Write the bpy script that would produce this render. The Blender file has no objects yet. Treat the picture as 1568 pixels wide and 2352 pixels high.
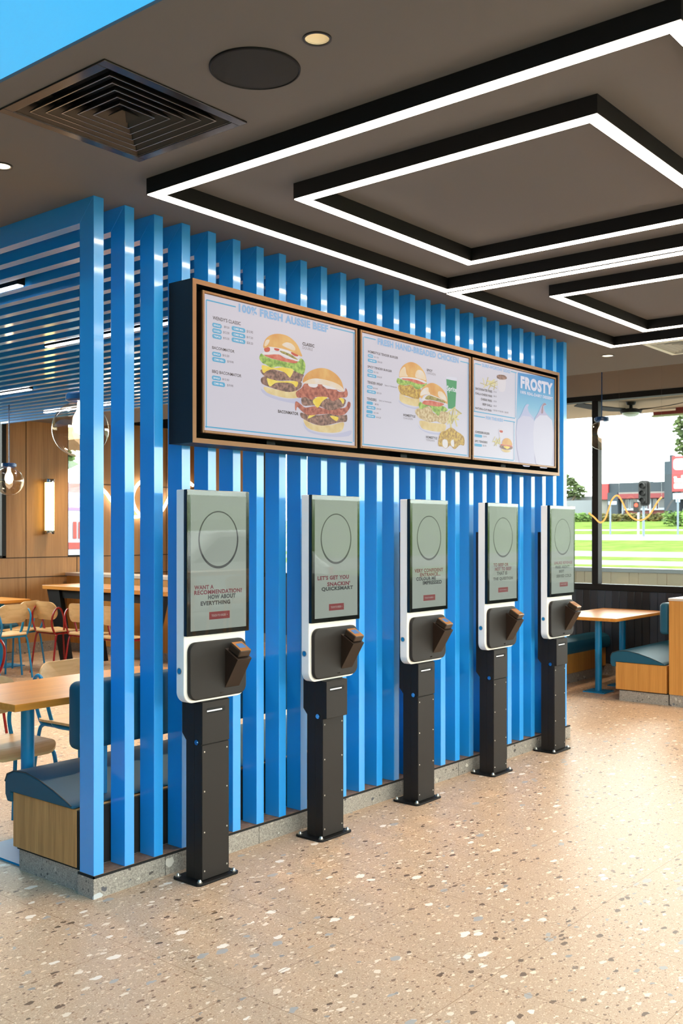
import bpy, bmesh, math, random
from mathutils import Vector, Matrix
PI = math.pi
rnd = random.Random(7)
SC = bpy.context.scene
COL = SC.collection

# ------------------------------------------------------------------ camera, world, exposure
TH = math.radians(39.508)          # angle between the optical axis and the screen wall
cam = bpy.data.cameras.new('camera')
cam_o = bpy.data.objects.new('camera', cam)
COL.objects.link(cam_o)
cam_o.location = (0, 0, 1.5)
cam_o.rotation_euler = (PI / 2, 0, TH - PI / 2)
cam.sensor_fit = 'VERTICAL'
cam.sensor_height = 36
cam.sensor_width = 24
cam.lens = 2318.2 / 2352 * 36
cam.shift_y = 46.1 / 2352
cam.clip_start = .05
cam.clip_end = 500
cam.dof.use_dof = True
cam.dof.focus_distance = 4.3
cam.dof.aperture_fstop = 7.1
SC.camera = cam_o
SC.view_settings.view_transform = 'Standard'
SC.view_settings.look = 'None'
SC.view_settings.exposure = 0.35
SC.view_settings.gamma = 1
SC.view_settings.use_curve_mapping = False

W = bpy.data.worlds.new('overcast_sky')
SC.world = W
W.use_nodes = True
bg = W.node_tree.nodes['Background']
bg.inputs['Color'].default_value = (1, .985, .96, 1)
bg.inputs['Strength'].default_value = 10.0
try:
    cy = SC.cycles
    cy.use_denoising = True
    cy.max_bounces = 10
    cy.diffuse_bounces = 5
    cy.glossy_bounces = 5
    cy.transparent_max_bounces = 16
    cy.sample_clamp_indirect = 6
    cy.caustics_reflective = False
    cy.caustics_refractive = False
except Exception:
    pass


def portal(name, loc, rot, sx, sy):
    l = bpy.data.lights.new(name, 'AREA')
    l.shape = 'RECTANGLE'
    l.size = sx
    l.size_y = sy
    l.cycles.is_portal = True
    o = bpy.data.objects.new(name, l)
    o.location = loc
    o.rotation_euler = rot
    COL.objects.link(o)


# daylight comes in through the glazing only
portal('daylight_portal', (3.3, -2.62, 1.4), (-PI / 2, 0, 0), 13.0, 2.7)
portal('daylight_portal', (9.98, 4.2, 1.9), (0, PI / 2, 0), 2.1, 13.0)
portal('daylight_portal', (6.0, 10.92, 2.05), (PI / 2, 0, 0), 5.0, 1.8)

LED = 22.0      # strength of the strip lights


def warm_spot(x, y, z, e):
    l = bpy.data.lights.new('added_warm_spot', 'SPOT')
    l.energy = e
    l.color = (1, .76, .50)
    l.spot_size = 1.9
    l.spot_blend = .6
    l.shadow_soft_size = .05
    o = bpy.data.objects.new('added_warm_spot', l)
    o.location = (x, y, z)
    COL.objects.link(o)


# unseen spots added to warm the dining side and booths, no fittings
for i in (2, 9, 16, 23):
    for y in (4.6, 6.6, 8.6):
        warm_spot(2.536 + .15802 * i - .054, y, 2.765, 62)
for y in (9.4, 10.3):
    warm_spot(7.9, y, 2.86, 60)
warm_spot(5.2, 10.5, 2.86, 60)
for y in (1.6, 3.2, 4.9):
    warm_spot(8.75, y, 3.28, 75)

# ------------------------------------------------------------------ materials
def s2l(c):
    r = []
    for v in c:
        v /= 255
        r.append(v / 12.92 if v <= .04045 else ((v + .055) / 1.055) ** 2.4)
    return (*r, 1)


MATS = {}


def pbr(name, rgb, rough=.5, metal=0, spec=.5, bump=0, bscale=200, var=0, vscale=8, coat=0):
    if name in MATS:
        return MATS[name]
    m = bpy.data.materials.new(name)
    m.use_nodes = True
    nt = m.node_tree
    b = nt.nodes['Principled BSDF']
    c = s2l(rgb)
    b.inputs['Base Color'].default_value = c
    b.inputs['Roughness'].default_value = rough
    b.inputs['Metallic'].default_value = metal
    b.inputs['Specular IOR Level'].default_value = spec
    b.inputs['Coat Weight'].default_value = coat
    tc = nt.nodes.new('ShaderNodeTexCoord')
    if var:
        n = nt.nodes.new('ShaderNodeTexNoise')
        n.inputs['Scale'].default_value = vscale
        n.inputs['Detail'].default_value = 5
        nt.links.new(tc.outputs['Object'], n.inputs['Vector'])
        r = nt.nodes.new('ShaderNodeValToRGB')
        r.color_ramp.elements[0].position = .3
        r.color_ramp.elements[1].position = .7
        r.color_ramp.elements[0].color = tuple(x * (1 - var) for x in c[:3]) + (1,)
        r.color_ramp.elements[1].color = tuple(min(1, x * (1 + var)) for x in c[:3]) + (1,)
        nt.links.new(n.outputs['Fac'], r.inputs['Fac'])
        nt.links.new(r.outputs['Color'], b.inputs['Base Color'])
    if bump:
        n = nt.nodes.new('ShaderNodeTexNoise')
        n.inputs['Scale'].default_value = bscale
        n.inputs['Detail'].default_value = 3
        nt.links.new(tc.outputs['Object'], n.inputs['Vector'])
        bp = nt.nodes.new('ShaderNodeBump')
        bp.inputs['Strength'].default_value = bump
        bp.inputs['Distance'].default_value = .002
        nt.links.new(n.outputs['Fac'], bp.inputs['Height'])
        nt.links.new(bp.outputs['Normal'], b.inputs['Normal'])
    MATS[name] = m
    return m


def emis(name, rgb, strength, base=(10, 10, 10), rough=.4, spec=.3):
    if name in MATS:
        return MATS[name]
    m = bpy.data.materials.new(name)
    m.use_nodes = True
    b = m.node_tree.nodes['Principled BSDF']
    b.inputs['Base Color'].default_value = s2l(base)
    b.inputs['Roughness'].default_value = rough
    b.inputs['Specular IOR Level'].default_value = spec
    b.inputs['Emission Color'].default_value = s2l(rgb)
    b.inputs['Emission Strength'].default_value = strength
    MATS[name] = m
    return m


def emis_mottled(name, a, c, strength, scale):
    """picture colours on a lit screen: two tones mixed by noise"""
    m = emis(name, a, strength)
    nt = m.node_tree
    b = nt.nodes['Principled BSDF']
    tc = nt.nodes.new('ShaderNodeTexCoord')
    n = nt.nodes.new('ShaderNodeTexNoise')
    n.inputs['Scale'].default_value = scale
    n.inputs['Detail'].default_value = 4
    r = nt.nodes.new('ShaderNodeValToRGB')
    r.color_ramp.elements[0].position = .38
    r.color_ramp.elements[1].position = .62
    r.color_ramp.elements[0].color = s2l(a)
    r.color_ramp.elements[1].color = s2l(c)
    nt.links.new(tc.outputs['Object'], n.inputs['Vector'])
    nt.links.new(n.outputs['Fac'], r.inputs['Fac'])
    nt.links.new(r.outputs['Color'], b.inputs['Emission Color'])
    return m


def glass(name, tint=(255, 255, 255), refl=1.0, rough=0.0, ior=1.5):
    """thin clear pane: mostly see-through, mirror-like by Fresnel"""
    m = bpy.data.materials.new(name)
    m.use_nodes = True
    nt = m.node_tree
    nt.nodes.clear()
    o = nt.nodes.new('ShaderNodeOutputMaterial')
    mx = nt.nodes.new('ShaderNodeMixShader')
    t = nt.nodes.new('ShaderNodeBsdfTransparent')
    t.inputs['Color'].default_value = s2l(tint)
    g = nt.nodes.new('ShaderNodeBsdfGlossy')
    g.inputs['Roughness'].default_value = rough
    f = nt.nodes.new('ShaderNodeFresnel')
    # same reflectance on the way in and on the way out of the thin sheet
    ge = nt.nodes.new('ShaderNodeNewGeometry')
    mi = nt.nodes.new('ShaderNodeMix')
    mi.inputs[2].default_value = ior
    mi.inputs[3].default_value = 1 / ior
    nt.links.new(ge.outputs['Backfacing'], mi.inputs[0])
    nt.links.new(mi.outputs[0], f.inputs['IOR'])
    mu = nt.nodes.new('ShaderNodeMath')
    mu.operation = 'MULTIPLY'
    mu.inputs[1].default_value = refl
    nt.links.new(f.outputs[0], mu.inputs[0])
    nt.links.new(mu.outputs[0], mx.inputs[0])
    nt.links.new(t.outputs[0], mx.inputs[1])
    nt.links.new(g.outputs[0], mx.inputs[2])
    nt.links.new(mx.outputs[0], o.inputs[0])
    MATS[name] = m
    return m


def wood(name, dark, light, axis='z', rough=.45, scale=1.0, spec=.4):
    m = bpy.data.materials.new(name)
    m.use_nodes = True
    nt = m.node_tree
    b = nt.nodes['Principled BSDF']
    b.inputs['Roughness'].default_value = rough
    b.inputs['Specular IOR Level'].default_value = spec
    tc = nt.nodes.new('ShaderNodeTexCoord')
    mp = nt.nodes.new('ShaderNodeMapping')
    s = {'x': (1.2, 38, 38), 'y': (38, 1.2, 38), 'z': (38, 38, 1.2)}[axis]
    mp.inputs['Scale'].default_value = tuple(v * scale for v in s)
    nt.links.new(tc.outputs['Object'], mp.inputs['Vector'])
    n = nt.nodes.new('ShaderNodeTexNoise')
    n.inputs['Scale'].default_value = 2.2
    n.inputs['Detail'].default_value = 6
    n.inputs['Roughness'].default_value = .62
    n.inputs['Distortion'].default_value = .25
    nt.links.new(mp.outputs[0], n.inputs['Vector'])
    n2 = nt.nodes.new('ShaderNodeTexNoise')
    n2.inputs['Scale'].default_value = .35
    n2.inputs['Detail'].default_value = 2
    nt.links.new(mp.outputs[0], n2.inputs['Vector'])
    ad = nt.nodes.new('ShaderNodeMath')
    ad.operation = 'MULTIPLY_ADD'
    ad.inputs[1].default_value = .45
    nt.links.new(n2.outputs['Fac'], ad.inputs[0])
    ad2 = nt.nodes.new('ShaderNodeMath')
    ad2.operation = 'MULTIPLY'
    ad2.inputs[1].default_value = .55
    nt.links.new(n.outputs['Fac'], ad2.inputs[0])
    nt.links.new(ad2.outputs[0], ad.inputs[2])
    r = nt.nodes.new('ShaderNodeValToRGB')
    r.color_ramp.elements[0].position = .33
    r.color_ramp.elements[1].position = .66
    r.color_ramp.elements[0].color = s2l(dark)
    r.color_ramp.elements[1].color = s2l(light)
    nt.links.new(ad.outputs[0], r.inputs['Fac'])
    nt.links.new(r.outputs['Color'], b.inputs['Base Color'])
    MATS[name] = m
    return m


def terrazzo(name, base, fine, chips, tile=None, rough=.4, dens=1.0, grout=(150, 118, 84), big=0, specks=None):
    """stone chips in a ground: three sizes of Voronoi cells, a random share of them coloured; optional tile joints"""
    m = bpy.data.materials.new(name)
    m.use_nodes = True
    nt = m.node_tree
    L = nt.links.new
    b = nt.nodes['Principled BSDF']
    b.inputs['Roughness'].default_value = rough
    b.inputs['Specular IOR Level'].default_value = .5
    tc = nt.nodes.new('ShaderNodeTexCoord')
    n = nt.nodes.new('ShaderNodeTexNoise')
    n.inputs['Scale'].default_value = 150
    n.inputs['Detail'].default_value = 4
    n.inputs['Roughness'].default_value = .7
    L(tc.outputs['Object'], n.inputs['Vector'])
    r = nt.nodes.new('ShaderNodeValToRGB')
    r.color_ramp.elements[0].position = .36
    r.color_ramp.elements[1].position = .64
    r.color_ramp.elements[0].color = s2l(fine)
    r.color_ramp.elements[1].color = s2l(base)
    L(n.outputs['Fac'], r.inputs['Fac'])
    col = r.outputs['Color']
    # warp so that the chips are not round
    nz = nt.nodes.new('ShaderNodeTexNoise')
    nz.inputs['Scale'].default_value = 34
    L(tc.outputs['Object'], nz.inputs['Vector'])
    mxv = nt.nodes.new('ShaderNodeMix')
    mxv.data_type = 'VECTOR'
    mxv.inputs[0].default_value = .028
    mps = nt.nodes.new('ShaderNodeMapping')
    mps.inputs['Rotation'].default_value = (0, 0, .7)
    mps.inputs['Scale'].default_value = (.72, 1.25, 1)
    L(tc.outputs['Object'], mps.inputs['Vector'])
    L(mps.outputs[0], mxv.inputs[4])
    L(nz.outputs['Color'], mxv.inputs[5])
    for k, (sc, share, size, cols) in enumerate(chips):
        v = nt.nodes.new('ShaderNodeTexVoronoi')
        v.inputs['Scale'].default_value = sc
        L(mxv.outputs[1], v.inputs['Vector'])
        sep = nt.nodes.new('ShaderNodeSeparateColor')
        L(v.outputs['Color'], sep.inputs[0])
        # present if red < share
        lt = nt.nodes.new('ShaderNodeMath')
        lt.operation = 'LESS_THAN'
        lt.inputs[1].default_value = share
        L(sep.outputs[0], lt.inputs[0])
        # radius varies with green
        rad = nt.nodes.new('ShaderNodeMath')
        rad.operation = 'MULTIPLY_ADD'
        rad.inputs[1].default_value = size * .6
        rad.inputs[2].default_value = size * .45
        L(sep.outputs[1], rad.inputs[0])
        df = nt.nodes.new('ShaderNodeMath')
        df.operation = 'LESS_THAN'
        L(v.outputs['Distance'], df.inputs[0])
        L(rad.outputs[0], df.inputs[1])
        mu = nt.nodes.new('ShaderNodeMath')
        mu.operation = 'MULTIPLY'
        L(lt.outputs[0], mu.inputs[0])
        L(df.outputs[0], mu.inputs[1])
        cr = nt.nodes.new('ShaderNodeValToRGB')
        cr.color_ramp.interpolation = 'CONSTANT'
        els = cr.color_ramp.elements
        while len(els) < len(cols):
            els.new(.5)
        for i, c in enumerate(cols):
            els[i].position = i / len(cols)
            els[i].color = s2l(c)
        L(sep.outputs[2], cr.inputs['Fac'])
        mx = nt.nodes.new('ShaderNodeMix')
        mx.data_type = 'RGBA'
        L(mu.outputs[0], mx.inputs[0])
        L(col, mx.inputs[6])
        L(cr.outputs['Color'], mx.inputs[7])
        col = mx.outputs[2]
    if tile:
        (x0, dx), (y0, dy), w = tile
        sx = nt.nodes.new('ShaderNodeSeparateXYZ')
        L(tc.outputs['Object'], sx.inputs[0])
        outs = []
        for i, (o, d) in enumerate(((x0, dx), (y0, dy))):
            a = nt.nodes.new('ShaderNodeMath')
            a.operation = 'SUBTRACT'
            a.inputs[1].default_value = o - 50 * d - d / 2
            L(sx.outputs[i], a.inputs[0])
            md = nt.nodes.new('ShaderNodeMath')
            md.operation = 'MODULO'
            md.inputs[1].default_value = d
            L(a.outputs[0], md.inputs[0])
            su = nt.nodes.new('ShaderNodeMath')
            su.operation = 'SUBTRACT'
            su.inputs[1].default_value = d / 2
            L(md.outputs[0], su.inputs[0])
            ab = nt.nodes.new('ShaderNodeMath')
            ab.operation = 'ABSOLUTE'
            L(su.outputs[0], ab.inputs[0])
            lt = nt.nodes.new('ShaderNodeMath')
            lt.operation = 'LESS_THAN'
            lt.inputs[1].default_value = w
            L(ab.outputs[0], lt.inputs[0])
            outs.append(lt.outputs[0])
        mxx = nt.nodes.new('ShaderNodeMath')
        mxx.operation = 'MAXIMUM'
        L(outs[0], mxx.inputs[0])
        L(outs[1], mxx.inputs[1])
        mx = nt.nodes.new('ShaderNodeMix')
        mx.data_type = 'RGBA'
        mx.inputs[7].default_value = s2l(grout)
        L(mxx.outputs[0], mx.inputs[0])
        L(col, mx.inputs[6])
        col = mx.outputs[2]
    L(col, b.inputs['Base Color'])
    MATS[name] = m
    return m


BLUE = pbr('gloss_blue_paint', (0, 152, 236), .5, spec=1.0, coat=1.0)
BLUE.node_tree.nodes['Principled BSDF'].inputs['Coat Roughness'].default_value = .09
BLUE_FURN = pbr('satin_blue_steel', (0, 128, 182), .35)
RED_TUBE = pbr('gloss_red_tube', (140, 8, 10), .25)
BLACK = pbr('black_powder_coat', (17, 15, 15), .55, spec=.25, bump=.15, bscale=900)
KIOSK_BLACK = pbr('textured_black_steel', (34, 29, 26), .5, spec=.26, bump=.3, bscale=1500)
BLACK_GLOSS = pbr('gloss_black_plastic', (10, 10, 11), .12)
BLACK_FLAT = pbr('flat_black', (9, 9, 9), .8)
WHITE = pbr('white_moulded_plastic', (244, 238, 230), .35)
CHROME = pbr('polished_chrome', (205, 205, 205), .12, metal=1)
STEEL = pbr('brushed_steel_bolt', (190, 185, 175), .3, metal=1)
BRONZE = pbr('bronze_anodised_trim', (112, 82, 56), .38, metal=.7)
BRONZE_D = pbr('dark_bronze_device', (40, 28, 20), .45, spec=.35)
NAVY = pbr('dark_navy_board', (16, 24, 32), .5, spec=.3)
CEIL = pbr('charcoal_ceiling_paint', (110, 106, 105), .8, bump=.1, bscale=300)
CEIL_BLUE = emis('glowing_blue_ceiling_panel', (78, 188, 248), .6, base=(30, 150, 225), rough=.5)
TAUPE = pbr('taupe_wall_paint', (150, 136, 126), .8, bump=.1, bscale=200)
WALLW = pbr('dark_counter_wall_paint', (70, 66, 64), .8)
TEAL = pbr('teal_vinyl', (22, 80, 104), .5, spec=.3, bump=.12, bscale=600)
TEAL_D = pbr('dark_teal_vinyl', (34, 52, 58), .5)
PLY = wood('pale_birch_plywood', (190, 150, 96), (222, 188, 138), 'x', .4, .5)
OAK_TABLE = wood('honey_oak_laminate', (188, 118, 42), (220, 150, 64), 'x', .3, .6)
OAK_Y = wood('honey_oak_laminate_long', (176, 112, 46), (205, 142, 66), 'y', .28, .6)
OAK_V = wood('upright_oak_veneer', (150, 108, 62), (196, 150, 96), 'z', .5, 1.6)
OAK_W = wood('wall_oak_panel', (158, 114, 70), (190, 144, 94), 'z', .5, .8)
OAK_O = wood('orange_oak_veneer', (176, 118, 52), (206, 146, 72), 'z', .5, 1.0)
FLOOR = terrazzo('beige_terrazzo_tile', (202, 174, 146), (182, 150, 120), [
    (210, .40, .46, [(232, 210, 184), (162, 124, 92), (222, 196, 166)]),
    (115, .34, .42, [(226, 202, 174), (158, 116, 82), (194, 160, 128), (136, 104, 80)]),
    (62, .34, .42, [(232, 212, 188), (150, 116, 90), (214, 190, 162), (128, 98, 76), (226, 200, 170)]),
    (30, .30, .38, [(238, 222, 202), (108, 84, 66), (232, 214, 192), (150, 144, 140), (240, 226, 206)]),
    (17, .20, .34, [(240, 228, 214), (168, 164, 160), (134, 112, 94), (232, 214, 194)]),
], tile=((2.912, .585), (1.775, .578), .0013), rough=.42, grout=(150, 116, 84))
GRANITE = terrazzo('grey_terrazzo_plinth', (172, 164, 154), (118, 112, 106), [
    (60, .3, .36, [(188, 182, 172), (78, 74, 72), (160, 152, 140)]),
    (30, .22, .36, [(200, 198, 192), (84, 84, 90), (58, 54, 54), (176, 168, 156)]),
    (14, .12, .32, [(190, 194, 196), (92, 100, 110), (206, 200, 190)]),
], rough=.45)
TILE_D = pbr('dark_tile', (44, 46, 52), .3)
GLASS = glass('window_glass', (246, 252, 250), .9)
GLASS_S = glass('screen_cover_glass', (250, 252, 250), .4)
GLASS_G = glass('globe_glass', (246, 236, 220), 1.4)
LEDM = emis('led_strip_diffuser', (255, 236, 214), LED)

# ------------------------------------------------------------------ mesh helpers
class MB:
    def __init__(s):
        s.bm = bmesh.new()

    def _new(s, vs, mi):
        fs = set()
        for v in vs:
            for f in v.link_faces:
                fs.add(f)
        for f in fs:
            f.material_index = mi

    def box(s, x0, x1, y0, y1, z0, z1, bev=0, seg=2, mi=0, M=None):
        r = bmesh.ops.create_cube(s.bm, size=1)
        vs = r['verts']
        for v in vs:
            v.co = Vector(((x0 + x1) / 2 + v.co.x * (x1 - x0), (y0 + y1) / 2 + v.co.y * (y1 - y0), (z0 + z1) / 2 + v.co.z * (z1 - z0)))
        if bev:
            es = list({e for v in vs for e in v.link_edges})
            rr = bmesh.ops.bevel(s.bm, geom=es, offset=bev, segments=seg, affect='EDGES', profile=.5)
            vs = list({v for f in rr['faces'] for v in f.verts} | {v for v in vs if v.is_valid})
        if M is not None:
            for v in vs:
                v.co = M @ v.co
        s._new(vs, mi)
        return s

    def cyl(s, p, q, r, r2=None, n=20, mi=0, cap=True):
        p, q = Vector(p), Vector(q)
        d = q - p
        rr = bmesh.ops.create_cone(s.bm, cap_ends=cap, segments=n, radius1=r, radius2=r if r2 is None else r2, depth=d.length)
        R = d.to_track_quat('Z', 'Y').to_matrix().to_4x4()
        for v in rr['verts']:
            v.co = (p + q) / 2 + (R @ v.co)
        s._new(rr['verts'], mi)
        return s

    def sphere(s, c, r, n=20, sz=1, mi=0):
        rr = bmesh.ops.create_uvsphere(s.bm, u_segments=n, v_segments=max(6, n * 2 // 3), radius=r)
        for v in rr['verts']:
            v.co = Vector(c) + Vector((v.co.x, v.co.y, v.co.z * sz))
        s._new(rr['verts'], mi)
        return s

    def tube(s, pts, r, n=10, closed=False, mi=0):
        pts = [Vector(p) for p in pts]
        rings = []
        k = len(pts)
        up = None
        for i, p in enumerate(pts):
            a = pts[(i - 1) % k] if closed or i else p
            c = pts[(i + 1) % k] if closed or i < k - 1 else p
            t = (c - a).normalized()
            if up is None:
                up = Vector((0, 0, 1)) if abs(t.z) < .9 else Vector((1, 0, 0))
            u = (up - t * up.dot(t))
            if u.length < 1e-4:
                u = t.orthogonal()
            u.normalize()
            up = u
            w = t.cross(u)
            rings.append([s.bm.verts.new(p + r * (math.cos(2 * PI * j / n) * u + math.sin(2 * PI * j / n) * w)) for j in range(n)])
        for i in range(k if closed else k - 1):
            A, B = rings[i], rings[(i + 1) % k]
            for j in range(n):
                s.bm.faces.new((A[j], A[(j + 1) % n], B[(j + 1) % n], B[j])).material_index = mi
        if not closed:
            s.bm.faces.new(rings[0][::-1]).material_index = mi
            s.bm.faces.new(rings[-1]).material_index = mi
        return s

    def lathe(s, prof, c=(0, 0, 0), n=32, mi=0):
        c = Vector(c)
        rings = []
        for r, z in prof:
            if r < 1e-6:
                rings.append([s.bm.verts.new(c + Vector((0, 0, z)))])
            else:
                rings.append([s.bm.verts.new(c + Vector((r * math.cos(2 * PI * j / n), r * math.sin(2 * PI * j / n), z))) for j in range(n)])
        for A, B in zip(rings, rings[1:]):
            for j in range(n):
                a, b = A[j % len(A)], A[(j + 1) % len(A)]
                d, e = B[j % len(B)], B[(j + 1) % len(B)]
                vs = []
                for v in (a, b, e, d):
                    if v not in vs:
                        vs.append(v)
                if len(vs) > 2:
                    s.bm.faces.new(vs).material_index = mi
        return s

    def prism(s, pts, axis, a, b, mi=0):
        """polygon in the plane across AXIS, extruded from a to b; pts are the other two coordinates in xyz order"""
        def mk(p, t):
            return {'x': (t, p[0], p[1]), 'y': (p[0], t, p[1]), 'z': (p[0], p[1], t)}[axis]
        A = [s.bm.verts.new(mk(p, a)) for p in pts]
        B = [s.bm.verts.new(mk(p, b)) for p in pts]
        n = len(pts)
        s.bm.faces.new(A).material_index = mi
        s.bm.faces.new(B[::-1]).material_index = mi
        for i in range(n):
            s.bm.faces.new((A[i], A[(i + 1) % n], B[(i + 1) % n], B[i])).material_index = mi
        return s

    def poly(s, pts, mi=0):
        f = s.bm.faces.new([s.bm.verts.new(p) for p in pts])
        f.material_index = mi
        return s

    def add(s, verts, faces, mi=0):
        vs = [s.bm.verts.new(v) for v in verts]
        for f in faces:
            try:
                s.bm.faces.new([vs[i] for i in f]).material_index = mi
            except ValueError:
                pass
        return s


def rrect(x0, x1, y0, y1, r, n=6, corners=(1, 1, 1, 1)):
    """rounded rectangle outline; corners in the order (x0y0, x1y0, x1y1, x0y1)"""
    P = []
    for (cx, cy, a0, k) in ((x0 + r, y0 + r, PI, 0), (x1 - r, y0 + r, 1.5 * PI, 1), (x1 - r, y1 - r, 0, 2), (x0 + r, y1 - r, PI / 2, 3)):
        if corners[k]:
            for i in range(n + 1):
                a = a0 + PI / 2 * i / n
                P.append((cx + r * math.cos(a), cy + r * math.sin(a)))
        else:
            P.append(((x0, y0), (x1, y0), (x1, y1), (x0, y1))[k])
    return P


def smooth_poly(pts, n=3):
    out = []
    k = len(pts)
    for i in range(k):
        p0, p1, p2, p3 = (pts[(i + j - 1) % k] for j in range(4))
        for t in (j / n for j in range(n)):
            out.append(tuple(.5 * (2 * p1[a] + (p2[a] - p0[a]) * t + (2 * p0[a] - 5 * p1[a] + 4 * p2[a] - p3[a]) * t * t + (3 * p1[a] - p0[a] - 3 * p2[a] + p3[a]) * t ** 3) for a in (0, 1)))
    return out


def spline(pts, n=6, closed=False):
    P = [Vector(p) for p in pts]
    out = []
    k = len(P)
    for i in range(k if closed else k - 1):
        if closed:
            p0, p1, p2, p3 = (P[(i + j - 1) % k] for j in range(4))
        else:
            p1, p2 = P[i], P[i + 1]
            p0 = P[i - 1] if i else p1 * 2 - p2
            p3 = P[i + 2] if i + 2 < k else p2 * 2 - p1
        for t in (j / n for j in range(n)):
            out.append(.5 * (2 * p1 + (p2 - p0) * t + (2 * p0 - 5 * p1 + 4 * p2 - p3) * t * t + (3 * p1 - p0 - 3 * p2 + p3) * t ** 3))
    if not closed:
        out.append(P[-1])
    return out


def obj(name, mb, mats, parent=None, smooth=False, label=None, cat=None, group=None, kind=None, loc=None, rz=None, tri=False, bevel=0):
    bm = mb.bm
    bmesh.ops.recalc_face_normals(bm, faces=bm.faces)
    if tri:
        bmesh.ops.triangulate(bm, faces=bm.faces)
    me = bpy.data.meshes.new(name)
    bm.to_mesh(me)
    bm.free()
    for m in (mats if isinstance(mats, (list, tuple)) else [mats]):
        me.materials.append(m)
    if smooth:
        for p in me.polygons:
            p.use_smooth = True
        try:
            me.set_sharp_from_angle(angle=math.radians(38))
        except Exception:
            pass
    o = bpy.data.objects.new(name, me)
    COL.objects.link(o)
    if parent:
        o.parent = parent
    if bevel:
        b = o.modifiers.new('edge', 'BEVEL')
        b.width = bevel
        b.segments = 2
        b.limit_method = 'ANGLE'
    tag(o, label, cat, group, kind)
    if loc:
        o.location = loc
    if rz is not None:
        o.rotation_euler.z = rz
    return o


def tag(o, label=None, cat=None, group=None, kind=None):
    if label:
        o['label'] = label
    if cat:
        o['category'] = cat
    if group:
        o['group'] = group
    if kind:
        o['kind'] = kind
    return o


def thing(name, label, cat, loc=(0, 0, 0), rz=0, group=None):
    o = bpy.data.objects.new(name, None)
    o.empty_display_size = .1
    o.location = loc
    o.rotation_euler.z = rz
    COL.objects.link(o)
    return tag(o, label, cat, group)


def struct(name, mb, mats, **k):
    return obj(name, mb, mats, kind='structure', **k)


def copy_tree(o, parent=None):
    c = o.copy()
    COL.objects.link(c)
    c.parent = parent
    for ch in list(o.children):
        copy_tree(ch, c)
    return c


# lettering: outlines of the built-in font, fitted into a box on a plane
_TXT = {}


def text_geo(t, bold=0.0, shear=0.0):
    k = (t, bold, shear)
    if k not in _TXT:
        cu = bpy.data.curves.new('lettering', 'FONT')
        cu.body = t
        cu.offset = bold * 1.3
        cu.shear = shear
        cu.resolution_u = 3
        cu.space_character = 1.0 + bold * 2.6
        o = bpy.data.objects.new('lettering', cu)
        COL.objects.link(o)
        dg = bpy.context.evaluated_depsgraph_get()
        me = bpy.data.meshes.new_from_object(o.evaluated_get(dg))
        v = [tuple(p.co) for p in me.vertices]
        f = [tuple(p.vertices) for p in me.polygons]
        bpy.data.meshes.remove(me)
        bpy.data.objects.remove(o)
        bpy.data.curves.remove(cu)
        _TXT[k] = (v, f)
    return _TXT[k]


def put_text(mb, t, x0, x1, z0, z1, y, bold=0.0, mi=0, fn=None):
    """fit text t into x0..x1, z0..z1 on the plane Y=y, read from the -Y side"""
    v, f = text_geo(t, bold)
    ax, bx = min(p[0] for p in v), max(p[0] for p in v)
    ay, by = min(p[1] for p in v), max(p[1] for p in v)
    q = [(x0 + (p[0] - ax) / (bx - ax) * (x1 - x0), y, z0 + (p[1] - ay) / (by - ay) * (z1 - z0)) for p in v]
    if fn:
        q = [fn(p) for p in q]
    mb.add(q, f, mi)


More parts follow.
